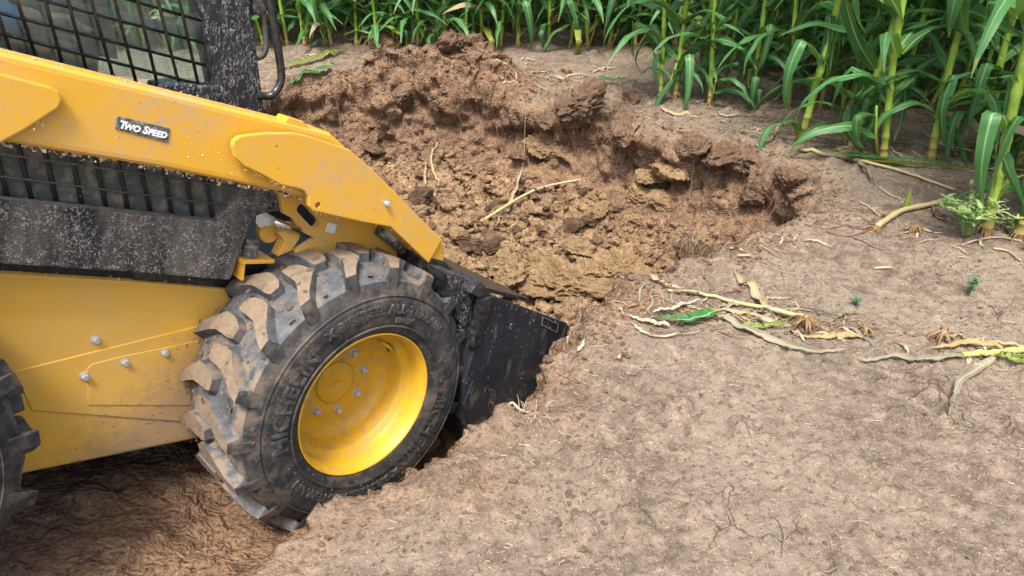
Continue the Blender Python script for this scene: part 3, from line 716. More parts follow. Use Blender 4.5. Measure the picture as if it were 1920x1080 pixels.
for xb, xt in zip(xb_, xt_):
    yb = 371+(413-371)*xb/405; yt = 288+64*xt/446-24; dx = (xt-xb)/(yb-(yt+24))*24*.5
    a, b = mp(xt+dx, yt, .262), mp(xb, yb+2, .262); bar(a, b, .264, .0052, 'screen_bar', guard, 'black_dark')
a, b = np.array(mp(0, 371, .24)), np.array(mp(405, 413, .24)); bar(a+(a-b)*1.5, b, .243, .0045, 'guard_lip', guard, 'trim')

# ---- lower chassis panel with seam and bolts
ch = PX([(0, 512), (245, 527), (430, 543), (560, 556)], .31); dc = np.array(ch[0])-np.array(ch[2])
ch = [tuple(np.array(ch[0])+dc*1.2)]+ch+[(.18, .10), (.15, -.20), (-1.5, -.20)]
for mir in (False, True):
    chs = part('chassis_panel', plate_mesh('chassis_panel', ch, .31, .10, .008, 2, mir), 'yellow_mud')
    if not mir: CH = chs
cov = PX([(27, 697), (375, 611), (420, 610), (470, 700), (470, 800), (60, 770)], .306)
cover = link('skirt_plate', plate_mesh('skirt_plate', cov+[], .306, .006, .0015, 1), 'yellow_mud', CH)
rid = PX([(163, 692), (172, 683), (230, 668), (300, 654), (365, 640), (420, 640), (440, 760), (165, 760)], .304)
link('wear_plate', plate_mesh('wear_plate', rid, .3035, .004, .0012, 1), 'yellow_mud', CH)
for px, py in ((182, 640), (235, 680), (310, 662), (160, 707)):
    x, z = mp(px, py, .30); hexbolt('panel_bolt', .0085, .011, CH, 'steel', (x, .303 if py > 650 else .309, z))
part('belly_pan', box_mesh('belly_pan', (-1.5, .42, -.22), (.2, 1.38, .30), .02), 'black_dark')
part('tub_side', plate_mesh('tub_side', [(-1.5, .30), (-.26, .26), (-.26, .60), (-1.5, .72)], .33, .03, .004), 'black_dark')
part('gap_sheet', plate_mesh('gap_sheet', PX([(240, 500), (275, 509), (430, 521), (430, 543), (250, 525)], .33), .322, .004, 0), 'black')
# rubber stop on a yellow bracket
x, z = mp(473, 484, .24)
g = G(); v, f = lathe_y([(0, .0005), (0, .020), (.012, .0225), (.014, .019), (.030, .024), (.034, .020), (.036, .018), (.046, .021), (.050, .017), (.050, .0005)], 24); v = [(a, -c, b) for a, b, c in v]; g.add(v, [q[::-1] for q in f])
st = link('rubber_stop', g.mesh('rubber_stop'), 'foil', loader, Vector((x, .255, z))-Vector(BASE)); 
part('stop_shelf', box_mesh('stop_shelf', (x-.035, .225, z-.012), (x+.06, .32, z-.001), .002), 'yellow')
part('stop_post', plate_mesh('stop_post', [(x-.030, z-.012), (x-.024, z-.012), (x-.022, z-.06), (x-.030, z-.06)], .228, .08, .002), 'yellow')

# ---- cab
CY = .35
pil = PX([(370, -60), (375, 0), (409, 163), (335, 155), (300, 160), (300, 260), (500, 260), (497, 218), (470, 0), (461, -60)], CY)
cab = part('cab_pillar', plate_mesh('cab_pillar', pil, CY, .08, .006), 'splat')
def lerp(a, b, t): return tuple(np.array(a)*(1-t)+np.array(b)*t)
fl0, fl1 = np.array(mp(461, -60, CY)), np.array(mp(497, 218, CY)); upd = (fl0-fl1)/np.linalg.norm(fl0-fl1)
ptop = fl0+upd*.55
fr_ = part('cab_frame', plate_mesh('cab_frame', [tuple(fl0-np.array([.16, 0])), tuple(fl0), tuple(ptop), tuple(ptop-np.array([1.1, -.02])), tuple(ptop-np.array([1.1, .05])), tuple(ptop-np.array([.1, .07]))], CY, .08, .008), 'black')
part('cab_frame', plate_mesh('cab_frame', [tuple(fl1), tuple(fl1-np.array([.10, 0])), tuple(ptop-np.array([.1, .07])), tuple(ptop-np.array([1.1, .05])), tuple(ptop-np.array([1.1, -.02])), tuple(ptop)], CY, .08, .008, 2, True), 'black')
rf = box_mesh('cab_roof', (ptop[0]-1.1, CY, ptop[1]-.005), (ptop[0]+.02, SIDE-CY, ptop[1]+.06), .02); part('cab_roof', rf, 'black')
part('cab_sill', box_mesh('cab_sill', (-1.35, SIDE-CY-.08, .5), (-.3, SIDE-CY, .80), .01), 'black_matte')
part('rear_body', box_mesh('rear_body', (-1.95, .42, .15), (-1.4, 1.38, 1.02), .04), 'yellow')
part('cab_back', box_mesh('cab_back', (-1.42, CY+.03, .55), (-1.36, SIDE-CY-.03, .95), .01), 'black_matte')
# near side screen: woven bars in a frame, glass behind
scr = part('window_frame', plate_mesh('window_frame', [mp(368, -70, CY), mp(378, -70, CY), mp(412, 164, CY), mp(404, 164, CY)], CY+.012, .02, .002), 'black')
vl = [((35, 0), (71, 108)), ((88, 0), (121, 122)), ((131, 0), (167, 135)), ((175, 0), (217, 147)), ((219, 0), (260, 158)), ((262, 0), (302, 170)), ((300, 0), (340, 158)), ((341, 0), (376, 158)), ((-10, 0), (24, 100))]
for a, b in vl:
    p, q = np.array(mp(*a, CY)), np.array(mp(*b, CY)); d = p-q
    bar(p+d*1.6, q-d*.3, CY+.014, .0042, 'screen_bar', scr, 'black')
hl = [((0, 25), (392, 125)), ((90, 3), (389, 83)), ((245, 0), (385, 41)), ((0, 63), (402, 166)), ((0, 105), (300, 182)), ((330, -25), (377, -3))]
for a, b in hl:
    p, q = np.array(mp(*a, CY)), np.array(mp(*b, CY)); bar(p+(p-q)/np.linalg.norm(p-q)*(.5 if a[0] < 100 else .9), q, CY+.0195, .0038, 'screen_bar', scr, 'black')
gp = [mp(412, 166, CY), mp(373, -10, CY), tuple(ptop-np.array([.14, .07])), tuple(ptop-np.array([1.0, .05])), mp(-300, 90, CY)]
link('window_pane', plate_mesh('window_pane', gp, CY+.035, .004, 0), 'glass', scr)
# far side: rails and posts seen through the glass
fw_ = part('window_frame', box_mesh('window_frame', (-1.3, 1.38, .985), (-.30, 1.42, 1.015), .004), 'trim')
for xx in (-1.15, -.78, -.42): link('window_post', box_mesh('window_post', (xx, 1.385, .7), (xx+.035, 1.415, 1.6), .004), 'black_matte', fw_)
link('window_pane', box_mesh('window_pane', (-1.3, 1.402, .7), (-.3, 1.406, 1.6), 0), 'glass', fw_)
for k in range(9):
    link('screen_bar', tube_mesh('screen_bar', [(-1.2+.1*k, 1.43, .7), (-1.2+.1*k, 1.43, 1.5)], .004, 6), 'black', fw_)
for k in range(8):
    link('screen_bar', tube_mesh('screen_bar', [(-1.3, 1.437, .78+.1*k), (-.3, 1.437, .78+.1*k)], .004, 6), 'black', fw_)
part('door_rail', box_mesh('door_rail', (-1.25, CY+.06, .905), (-.40, CY+.085, .93), .004), 'trim')
# seat and joystick
seat = part('seat', box_mesh('seat', (-1.25, .70, .50), (-.78, 1.12, .62), .03), 'seat')
link('backrest', box_mesh('backrest', (-1.33, .70, .58), (-1.22, 1.12, 1.15), .03), 'seat', seat)
js = part('joystick', box_mesh('joystick', (-.95, .52, .55), (-.58, .64, .70), .02), 'seat')
link('knob', tube_mesh('knob', [(-.62, .58, .69), (-.62, .58, .76), (-.615, .575, .80), (-.61, .57, .84), (-.61, .57, .86)], [.012, .012, .022, .026, .012], 10), 'seat', js)
part('control_pod', box_mesh('control_pod', (-.62, 1.12, .5), (-.42, 1.28, .98), .03), 'seat')
# handle loop and grab rail on the pillar's front edge
hp = PX([(480, 20), (491, 28), (497, 45), (499, 85), (494, 103), (483, 109)], CY-.005)
part('door_handle', tube_mesh('door_handle', smooth_path([(a, CY-.005, b) for a, b in hp], 20), .0075, 10), 'black_matte')
part('handle_bracket', plate_mesh('handle_bracket', PX([(470, -30), (494, -30), (497, 22), (489, 30), (478, 28)], CY), CY-.012, .03, .004), 'black_matte')
rp = PX([(495, -120), (507, 0), (517, 65), (527, 132), (526, 155), (517, 172), (506, 180), (496, 184)], CY-.03)
part('grab_rail', tube_mesh('grab_rail', smooth_path([(a, CY-.03+(.04 if i == len(rp)-1 else 0), b) for i, (a, b) in enumerate(rp)], 30), .0105, 12), 'black')

# ---- bucket
BY = -.035; BW = SIDE+.07
bprof = [mp(921, 553, BY), mp(890, 640, BY), (.375, .03), (.42, -.13), (.52, -.26), (.95, -.36)]
g = G(); th = .012
for (x0, z0), (x1, z1) in zip(bprof[:-1], bprof[1:]):
    d = np.array([x1-x0, z1-z0]); d /= np.linalg.norm(d); nrm = np.array([-d[1], d[0]])*th
    c4 = [(x0, z0), (x1, z1), (x1+nrm[0], z1+nrm[1]), (x0+nrm[0], z0+nrm[1])]
    v = [(a, BY+.001, b) for a, b in c4]+[(a, BY+BW-.001, b) for a, b in c4]
    g.add(v, [(0, 1, 2, 3), (7, 6, 5, 4), (0, 4, 5, 1), (1, 5, 6, 2), (2, 6, 7, 3), (3, 7, 4, 0)])
bucket = part('bucket', g.mesh('bucket'), 'bucket')
sp_ = [mp(921, 553, BY), mp(1061, 605, BY), mp(1066, 615, BY), mp(1045, 676, BY), (.87, -.12), (.95, -.36), (.50, -.26), (.40, -.13), (.36, .03), mp(891, 640, BY)]
for y in (BY-.006, BY+BW):
    link('side_plate', plate_mesh('side_plate', sp_, y, .014, .003), 'bucket', bucket)
wl = [mp(882, 711, BY), mp(971, 752, BY), (.92, -.36), (.50, -.26), (.37, -.05)]
link('wear_plate', plate_mesh('wear_plate', wl, BY-.014, .009, .002), 'bucket', bucket)
# rear corner flange of the side plate
link('corner_flange', plate_mesh('corner_flange', [mp(898, 560, BY), mp(921, 552, BY), mp(893, 642, BY), mp(880, 650, BY)], BY-.016, .03, .003), 'black', bucket)
# shiny top bar running across, then the plate with a toothed lip
p0, p1 = mp(880, 535, BY), mp(921, 552, BY)
link('top_bar', plate_mesh('top_bar', [(p1[0]-.085, p1[1]+.035), (p1[0]-.06, p1[1]+.045), p1, (p1[0]-.02, p1[1]-.02), (p1[0]-.10, p1[1]+.01)], BY-.004, BW-.01, .004), 'black', bucket)
lipx, lipz = mp(986, 557, .03)
lp = link('top_lip', plate_mesh('top_lip', [(p1[0]-.02, p1[1]+.012), (lipx, lipz), (lipx+.002, lipz-.014), (p1[0]-.02, p1[1]-.002)], .02, BW-.10, .002), 'black', bucket)
g = G()
for k in range(60):
    y = .022+k*.029
    v = [(lipx-.006, y, lipz+.001), (lipx+.010, y, lipz-.001), (lipx+.010, y+.016, lipz-.001), (lipx-.006, y+.016, lipz+.001)]
    v += [(a, b, c-.011) for a, b, c in v]; g.add(v, [(0, 1, 2, 3), (7, 6, 5, 4), (0, 4, 5, 1), (1, 5, 6, 2), (2, 6, 7, 3), (3, 7, 4, 0)])
link('lip_teeth', g.mesh('lip_teeth'), 'bucket', bucket)
r4 = PX([(1015, 593), (1044, 607), (1041, 622), (1013, 608)], BY)
g = [(r4[i][0], BY-.0075, r4[i][1]) for i in range(4)]
link('plate_outline', tube_mesh('plate_outline', g+[g[0]], .0016, 6, False), 'trim', bucket)
link('cutting_edge', plate_mesh('cutting_edge', [(.93, -.37), (1.06, -.40), (1.06, -.385), (.95, -.345)], BY, BW, .002), 'bucket', bucket)
part('coupler', plate_mesh('coupler', [(.20, .42), (.30, .40), (.40, .34), (.37, -.02), (.26, -.06), (.22, .10)], .10, 1.6, .01), 'black')
part('coupler_box', plate_mesh('coupler_box', PX([(838, 512), (866, 518), (905, 548), (882, 640), (860, 600), (850, 560)], .0), .0, .10, .006), 'splat')
# ---- operator: seated, blue shirt, hand on the joystick
def person():
    J = {0: (-1.05, .90, .70), 1: (-1.10, .90, .92), 2: (-1.10, .90, 1.12), 3: (-1.08, .90, 1.22), 4: (-1.06, .90, 1.30), 5: (-1.04, .90, 1.40),
         6: (-1.09, .70, 1.15), 7: (-1.00, .62, .91), 8: (-.80, .59, .86), 9: (-.70, .585, .86), 10: (-1.09, 1.10, 1.15), 11: (-1.0, 1.19, .91), 12: (-.78, 1.2, .86), 13: (-.69, 1.2, .86),
         14: (-1.0, .80, .68), 15: (-.60, .78, .70), 16: (-.46, .78, .33), 17: (-1.0, 1.0, .68), 18: (-.60, 1.02, .70), 19: (-.46, 1.02, .33), 20: (-.34, .78, .31), 21: (-.34, 1.02, .31)}
    E = [(0, 1), (1, 2), (2, 3), (3, 4), (4, 5), (2, 6), (6, 7), (7, 8), (8, 9), (2, 10), (10, 11), (11, 12), (12, 13), (0, 14), (14, 15), (15, 16), (16, 20), (0, 17), (17, 18), (18, 19), (19, 21)]
    rad = {0: .15, 1: .145, 2: .15, 3: .06, 4: .075, 5: .09, 6: .065, 7: .05, 8: .036, 9: .035, 10: .065, 11: .05, 12: .036, 13: .035, 14: .09, 15: .07, 16: .05, 17: .09, 18: .07, 19: .05, 20: .04, 21: .04}
    me = bpy.data.meshes.new('person'); me.from_pydata([m2w(J[i][0]+(.17 if i < 8 or i in (10, 11) else 0), J[i][1], J[i][2]) for i in range(22)], E, [])
    o = bpy.data.objects.new('t', me); COL.objects.link(o); sk = o.modifiers.new('s', 'SKIN'); o.modifiers.new('ss', 'SUBSURF').levels = 2
    for i, sv in enumerate(me.skin_vertices[0].data): sv.radius = (rad[i], rad[i]*.85); sv.use_root = (i == 0)
    me2 = bpy.data.meshes.new_from_object(o.evaluated_get(bpy.context.evaluated_depsgraph_get())); bpy.data.objects.remove(o)
    for k in ('shirt', 'jeans', 'skin'): me2.materials.append(M[k])
    for p in me2.polygons:
        c = np.array(p.center)-MC; X_, Y_, Z_ = c@MF, -(c@MN), c@MU
        p.material_index = 2 if (Z_ > 1.235 or (X_ > -.76 and Z_ > .78 and (Y_ < .72 or Y_ > 1.1))) else (1 if Z_ < .74 else 0); p.use_smooth = True
    pe = link('person', me2); tag(pe, 'operator in a blue shirt seated in the loader cab, hand on joystick', 'person')
    for sY in (.585, 1.2):                                    # fingers closed round the grips
        for k in range(4):
            a = [(-.68, sY+.02-.012*0, .875-.017*k), (-.645, sY+.03, .872-.017*k), (-.615, sY+.022, .868-.017*k), (-.60, sY-.004, .866-.017*k), (-.618, sY-.024, .866-.017*k)]
            link('finger', tube_mesh('finger', [m2w(*q) for q in smooth_path(a, 12)], np.linspace(.0095, .0075, 12), 8), 'skin', pe)
        a = [(-.70, sY-.02, .88), (-.665, sY-.036, .885), (-.635, sY-.03, .87)]
        link('thumb', tube_mesh('thumb', [m2w(*q) for q in smooth_path(a, 8)], np.linspace(.011, .009, 8), 8), 'skin', pe)
    hv = []; bm = bmesh.new(); bmesh.ops.create_icosphere(bm, subdivisions=3, radius=.098)
    for v in bm.verts:
        q = v.co.copy(); v.co = Vector(m2w(-.89+q.x*1.05, .90+q.y*.85, 1.395+q.z*1.0))
    bmesh.ops.delete(bm, geom=[v for v in bm.verts if ((np.array(v.co)-MC)@MU < 1.40 and (np.array(v.co)-MC)@MF > -.91)], context='VERTS')
    me = bpy.data.meshes.new('hair'); bm.to_mesh(me); bm.free(); link('hair', me, 'hair', pe)
person()

# dried mud clinging along edges and thrown on the paint
def mud_line(pts, Y, n, sz, name, spread=.006, dy=.01, mat='mud_pale'):
    g = G(); v0, f0 = None, None; bm = bmesh.new(); bmesh.ops.create_icosphere(bm, subdivisions=1, radius=1); bm.verts.ensure_lookup_table()
    v0 = np.array([q.co[:] for q in bm.verts]); f0 = [tuple(q.index for q in p.verts) for p in bm.faces]; bm.free()
    Q = [np.array(mp(a, b, Y)) for a, b in pts]; ln = [np.linalg.norm(Q[i+1]-Q[i]) for i in range(len(Q)-1)]
    for k in range(n):
        i = rnd.choices(range(len(ln)), ln)[0]; t = rnd.random(); q = Q[i]*(1-t)+Q[i+1]*t; s = min(sz*2.4, sz*.35+rnd.expovariate(1/sz)*.6)
        sc = np.array([s*rnd.uniform(.7, 1.5), s*.6, s*rnd.uniform(.6, 1.1)])
        g.add(v0*(1+RNG.normal(size=(len(v0), 1))*.18)*sc+np.array([q[0]+rnd.gauss(0, spread), Y+rnd.uniform(0, dy), q[1]+rnd.gauss(0, spread)]), f0)
    o = part(name, g.mesh(name), mat); o['kind'] = 'stuff'; return o
mud_line([(0, 268), (100, 286), (300, 318), (440, 346), (530, 364), (570, 372)], .125, 420, .0020, 'dried_mud', .0035, .05)
mud_line([(435, 290), (458, 312), (493, 329), (528, 348), (563, 355)], .094, 60, .0014, 'dried_mud', .004, .004)
mud_line([(586, 397), (680, 418), (732, 427), (803, 494)], .098, 70, .0016, 'dried_mud', .003, .02)
mud_line([(0, 97), (250, 157), (498, 218)], .128, 90, .0014, 'dried_mud', .003, .03)
mud_line([(0, 512), (245, 527), (430, 543)], .312, 80, .0018, 'dried_mud', .003, .02)
mud_line([(45, 246), (110, 204)], .101, 20, .0016, 'dried_mud', .004, .006)
mud_line([(60, 150), (330, 270), (600, 330), (760, 430)], .0935, 60, .0011, 'mud_splash', .03, .0)
mud_line([(220, 620), (330, 600), (370, 660), (300, 700), (250, 720)], .3045, 130, .0014, 'mud_splash', .05, .0)
mud_line([(0, 400), (205, 440), (430, 460)], .2405, 150, .0010, 'mud_splash', .03, .0)
# mud pressed between the lugs
g = G(); bm = bmesh.new(); bmesh.ops.create_icosphere(bm, subdivisions=1, radius=1); bm.verts.ensure_lookup_table(); v0 = np.array([q.co[:] for q in bm.verts]); f0 = [tuple(q.index for q in p.verts) for p in bm.faces]; bm.free()
for k in range(520):
    t = rnd.uniform(0, 6.28); y = rnd.uniform(.01, .29); s = min(.012, .002+rnd.expovariate(1/.003)); rr = .397 if rnd.random() < .75 else .4255
    e1 = np.array([math.cos(t), 0, math.sin(t)]); e2 = np.array([-math.sin(t), 0, math.cos(t)])
    w = v0*(1+RNG.normal(size=(len(v0), 1))*.2); g.add([e1*(rr+p[0]*s*.35)+e2*p[1]*s*1.2+np.array([0, y+p[2]*s, 0]) for p in w], f0)
for k in range(160):
    t = rnd.uniform(0, 6.28); rr = rnd.uniform(.24, .36); s = min(.006, .001+rnd.expovariate(1/.0014)); e1 = np.array([math.cos(t), 0, math.sin(t)]); e2 = np.array([-math.sin(t), 0, math.cos(t)])
    w = v0*(1+RNG.normal(size=(len(v0), 1))*.2); yy = -.025 if .26 < rr < .33 else -.014; g.add([e1*(rr+p[0]*s)+e2*p[1]*s+np.array([0, yy+p[2]*s*.4, 0]) for p in w], f0)
o = part('packed_mud', g.mesh('packed_mud'), 'crumb_tan'); o['kind'] = 'stuff'

# ------------------------------------------------------------------ corn
def leaf_mesh(L, Wd, e0, droop, p=1.4, seed=0, wave=.10, yaw=0., kink=None, nseg=16, cross=5):
    r = random.Random(seed); P = [np.zeros(3)]; st = L/(nseg-1); az = 0.
    for i in range(nseg-1):
        t = i/(nseg-1); a = e0-droop*t**p
        if kink and t > kink: a = e0-droop*t**p-1.3
        az += yaw/nseg+r.uniform(-.03, .03)
        P.append(P[-1]+st*np.array([math.cos(a)*math.cos(az), math.cos(a)*math.sin(az), math.sin(a)]))
    v, f, uv = ribbon_geo(P, Wd, (-math.sin(az*.5), math.cos(az*.5), 0), .22, wave, nseg, seed, cross, True, r.uniform(-.7, .7))
    me = mesh('leaf', v, f, True, uv); me.materials.append(M['leaf']); return me
LOW = [leaf_mesh(rnd.uniform(.48, .74), rnd.uniform(.055, .075), R_(rnd.uniform(30, 66)), R_(rnd.uniform(95, 150)), rnd.uniform(.7, 1.2), k, .15, rnd.uniform(-.5, .5), rnd.choice([None, None, .35, .5])) for k in range(16)]
MID = [leaf_mesh(rnd.uniform(.62, .85), rnd.uniform(.084, .108), R_(rnd.uniform(48, 70)), R_(rnd.uniform(110, 165)), rnd.uniform(1.1, 1.6), 50+k, .12, rnd.uniform(-.5, .5), rnd.choice([None, None, None, .55])) for k in range(12)]
TOP = [leaf_mesh(rnd.uniform(.55, .8), rnd.uniform(.07, .085), R_(rnd.uniform(58, 74)), R_(rnd.uniform(70, 110)), 1.6, 90+k, .1, rnd.uniform(-.4, .4), None, 9, 3) for k in range(5)]
NODES = [[0., .035, .075, .14, .24, .37, .52, .69, .87, 1.05, 1.23, 1.41, 1.6, 1.8, 2.0]]
def stalk_mesh(seed, dia=.030, H=2.0, seg=10):
    r = random.Random(seed); nodes = [h*r.uniform(.93, 1.07) for h in NODES[0]]; nodes[0] = -.03
    P = []; R = []
    ph = r.uniform(0, 6.28); amp = r.uniform(.002, .008)
    for a, b in zip(nodes[:-1], nodes[1:]):
        for t, k in ((0., 1.13), (.07, 1.05), (.14, .95), (.5, .94), (.9, .97)):
            h = a+(b-a)*t
            if b-a < .05 and t in (.14, .5): continue
            P.append((amp*math.sin(h*5+ph), amp*math.cos(h*4+ph), h)); R.append(dia*.5*k*(1-.30*(h/2.0))*(1.1 if h < .05 else 1))
    v, f, uv = tube_geo(P, R, seg); me = mesh('stalk', v, f, True, uv); me.materials.append(M['stalk']); return me, nodes
DRY = []
for k in range(4):
    dm_ = LOW[k*2].copy(); dm_.materials.clear(); dm_.materials.append(M['leaf_dry' if k == 1 else 'leaf_yel']); DRY.append(dm_)
STK = [stalk_mesh(k) for k in range(6)]
def brace_mesh(seed):
    r = random.Random(seed); g = G()
    for k in range(r.randint(6, 9)):
        a = 6.28*k/8+r.uniform(-.3, .3); h = r.uniform(.02, .06); d = r.uniform(.03, .055)
        v, f, uv = tube_geo(smooth_path([(.012*math.cos(a), .012*math.sin(a), h), (d*.6*math.cos(a), d*.6*math.sin(a), h*.6), (d*math.cos(a), d*math.sin(a), -.02)], 5), [.004, .0037, .0035, .003, .0025], 5); g.add(v, f, 0, uv)
    me = g.mesh('brace_roots', True); me.materials.append(M['root']); return me
BRC = [brace_mesh(k) for k in range(4)]
def corn(x, y, z, seed, label, group, lean=(0., 0.), scale=1., low=True, rot=None, skip=(), thick=1.):
    r = random.Random(seed); e = bpy.data.objects.new('corn_plant', None); COL.objects.link(e)
    e.location = (x, y, z-.005); e.rotation_euler = (lean[1], lean[0], 0); e.scale = (scale,)*3; e.empty_display_size = .05
    tag(e, label, 'corn plant', group)
    sm, nodes = r.choice(STK); so = link('stalk', sm, None, e); so.rotation_euler = (0, 0, r.uniform(0, 6.28)); so.scale = (thick, thick, 1); link('brace_roots', r.choice(BRC), None, e).rotation_euler = (0, 0, r.uniform(0, 6.28))
    base = r.uniform(0, math.pi) if rot is None else rot
    for i, h in enumerate(nodes[2:14]):
        if i in skip or (i == 0 and r.random() < .3): continue
        lm = r.choice(LOW if i < 5 else MID if i < 9 else TOP)
        if i < 2 and r.random() < .45: lm = r.choice(DRY)
        lf = link('leaf', lm, None, e, (0, 0, h+.02)); lf.rotation_euler = (r.uniform(-.12, .12), r.uniform(-.15, .15), base+math.pi*(i % 2)+r.uniform(-.45, .45))
        s = r.uniform(.85, 1.12); lf.scale = (s, s, s)
    if low:                                  # side shoots and extra basal leaves
        for j in range(8 if y > 4 else 5):
            h = r.uniform(.12, .95); a = r.uniform(0, 6.28); lf = link('leaf', r.choice(LOW if h < .45 else MID), None, e, (0, 0, h)); lf.rotation_euler = (r.uniform(-.2, .2), r.uniform(-.2, .2), a); s = r.uniform(.8, 1.15); lf.scale = (s, s, s)
        for j in range(r.choice((0, 1, 1, 2))):
            a = r.uniform(0, 6.28); tl = r.uniform(.35, .75); q = r.uniform(.1, .45)
            sh = link('side_shoot', SHOOT[r.randrange(len(SHOOT))], None, e, (.012*math.cos(a), .012*math.sin(a), .0)); sh.rotation_euler = (0, q, a); sh.scale = (tl+.35,)*3
    return e
def shoot_mesh(seed):
    r = random.Random(seed); g = G(); L = r.uniform(.16, .34)
    v, f, uv = tube_geo([(0, 0, 0), (.01, 0, L*.5), (.0, .01, L)], [.008, .0075, .005], 7); g.add(v, f, 1, uv)
    for k in range(r.choice((3, 4, 4))):
        lm = r.choice(LOW); a = math.pi*k+r.uniform(-.6, .6); ca, sa = math.cos(a), math.sin(a); h = L*(.45+.55*k/3); s = r.uniform(.6, .95)
        us = [None]*len(lm.vertices); ud = lm.uv_layers[0].data
        for q in lm.loops: us[q.vertex_index] = tuple(ud[q.index].uv)
        g.add([((w.co.x*ca-w.co.y*sa)*s, (w.co.x*sa+w.co.y*ca)*s, w.co.z*s+h) for w in lm.vertices], [tuple(p.vertices) for p in lm.polygons], 0, us)
    me = g.mesh('side_shoot', True); me.materials.append(M['leaf']); me.materials.append(M['stalk']); return me
SHOOT = [shoot_mesh(k) for k in range(7)]
def lean_of(b, t, Y): # lean in the row's plane from a base and an upper pixel
    P, Q = at_z(*b), at_y(*t, at_z(*b)[1]); return math.atan2(Q[0]-P[0], Q[2]-P[2])
PLANTS = []
near_l = [((1845, 440), (1922, 110), 'bright corn stalk with a pale weed growing at its base', 1.12), ((1908, 452), (1990, 180), 'corn stalk next beyond the weed-grown one at the row end', 1.05),
          ((1500, 268), (1572, 0), 'leaning corn stalk at the pit edge with one torn leaf hanging down', 1.05), ((1592, 282), (1692, 0), 'thick leaning corn stalk second from the pit corner', 1.1),
          ((1652, 300), (1688, 60), 'upright corn stalk third from the pit corner', 1.), ((1745, 302), (1812, 0), 'corn stalk behind the fallen stalk, fourth from the pit corner', 1.), ((1830, 308), (1905, 0), 'corn stalk behind the fallen stalk, fifth from the pit corner', 1.), ((1905, 318), (1985, 0), 'corn stalk behind the fallen stalk, sixth from the pit corner', 1.),
          ((1238, 188), (1246, 0), 'slim corn stalk at the end of the row above the far pit bank', .85), ((1268, 192), (1286, 0), 'bright corn stalk whose low leaf trails over the pit bank', .95),
          ((1329, 199), (1338, 70), 'corn stalk third from the end of the row above the pit bank', .9), ((1410, 198), (1430, 30), 'corn stalk fourth from the end of the row above the pit bank', .95), ((1476, 202), (1496, 0), 'corn stalk fifth from the end of the row above the pit bank', .95)]
k = 0
for b, t, lab, sc in near_l:
    p = at_z(*b); zz = gz(p[0], p[1]) if p[0] < 2.5 else 0.
    e = corn(p[0], p[1], zz, 100+k, lab, None, (lean_of(b, t, p[1]), 0.), sc, low=k > 2, rot=(-.3 if k % 2 else .5), skip=(0, 1, 2) if k in (0, 2, 3) else (0, 1), thick=1.24 if k < 8 else 1.1); PLANTS.append(e); k += 1
def row(y, x0, x1, label, group, seed, step=.175, jit=.03):
    x = x0; r = random.Random(seed); i = 0
    while x < x1:
        lab = label
        if y > 5.5:
            lab = label.replace('behind the soil heap', 'behind the cab' if x < -2.2 else 'between cab rail and soil heap' if x < -1.3 else 'behind the highest lump of the heap' if x < -.62 else 'behind the heap crest' if x < 0 else 'behind the pale root crowns' if x < .75 else 'behind the corn beyond the curled leaf')
        corn(x+r.uniform(-.03, .03), y+r.uniform(-jit, jit), gz(x, y) if abs(x) < 2.4 and y < 6.4 else 0., seed*100+i, lab, group if lab == label else group+lab[len(label.split(' behind')[0]):], (r.gauss(.0, .045)+.012*x, r.gauss(0, .04)), r.uniform(.88, 1.05)); x += step*r.uniform(.75, 1.25); i += 1
row(2.76, 2.25, 2.7, 'green corn plant behind the weed-grown stalk in the nearest row', 'corn in the nearest row', 3)
row(3.58, 2.55, 3.3, 'green corn plant in the row behind the fallen stalk', 'corn in the row behind the fallen stalk', 4)
row(4.42, 1.85, 3.6, 'green corn plant in the row ending above the far pit bank', 'corn in the row ending above the pit bank', 5)
row(5.2, 1.32, 4.1, 'green corn plant in the row in line with the bare crown stubs', 'corn in the row in line with the stubs', 6)
row(6.02, -3.9, 4.4, 'green corn plant in the front row behind the soil heap', 'corn in the front row behind the heap', 7)
row(6.78, -4.3, 4.8, 'green corn plant in the second row behind the soil heap', 'corn in the second row behind the heap', 8)
# deeper rows: whole plants joined, small and mostly hidden
def whole(seed, full=True):
    r = random.Random(seed); g = G(); sm, nodes = STK[seed % 6]
    P = [(0, 0, h) for h in nodes]; v, f, uv = tube_geo(P, np.linspace(.016, .011, len(P)), 6, False); g.add(v, f, 1, uv)
    base = r.uniform(0, 3.14)
    for i, h in enumerate(list(nodes[2:14])+[.1, .2, .3, .4, .55, .75]):
        lm = r.choice(LOW if i < 5 or i > 11 else MID if i < 9 else TOP); a = base+math.pi*(i % 2)+r.uniform(-.4, .4); ca, sa = math.cos(a), math.sin(a)
        vv = [(q.co.x*ca-q.co.y*sa, q.co.x*sa+q.co.y*ca, q.co.z+h+.02) for q in lm.vertices]
        us = [None]*len(lm.vertices); ud = lm.uv_layers[0].data
        for lp_ in lm.loops: us[lp_.vertex_index] = tuple(ud[lp_.index].uv)
        g.add(vv, [tuple(p.vertices) for p in lm.polygons], 0, us)
    me = g.mesh('corn_plant', True); me.materials.append(M['leaf']); me.materials.append(M['stalk']); return me
WH = [whole(k) for k in range(6)]
for y, lab in ((7.54, 'third'), (8.3, 'fourth')):
    x = -4.8; r = random.Random(int(y*10))
    while x < 5.2:
        o = link('corn_plant', r.choice(WH), None, None, (x, y+r.uniform(-.03, .03), 0)); o.rotation_euler = (r.gauss(0, .04), r.gauss(0, .04), r.uniform(0, 6.28)); s = r.uniform(.9, 1.08); o.scale = (s, s, s)
        tag(o, 'green corn plant in the %s row behind the soil heap' % lab, 'corn plant', 'corn in the %s row behind the heap' % lab); x += .185*r.uniform(.75, 1.25)
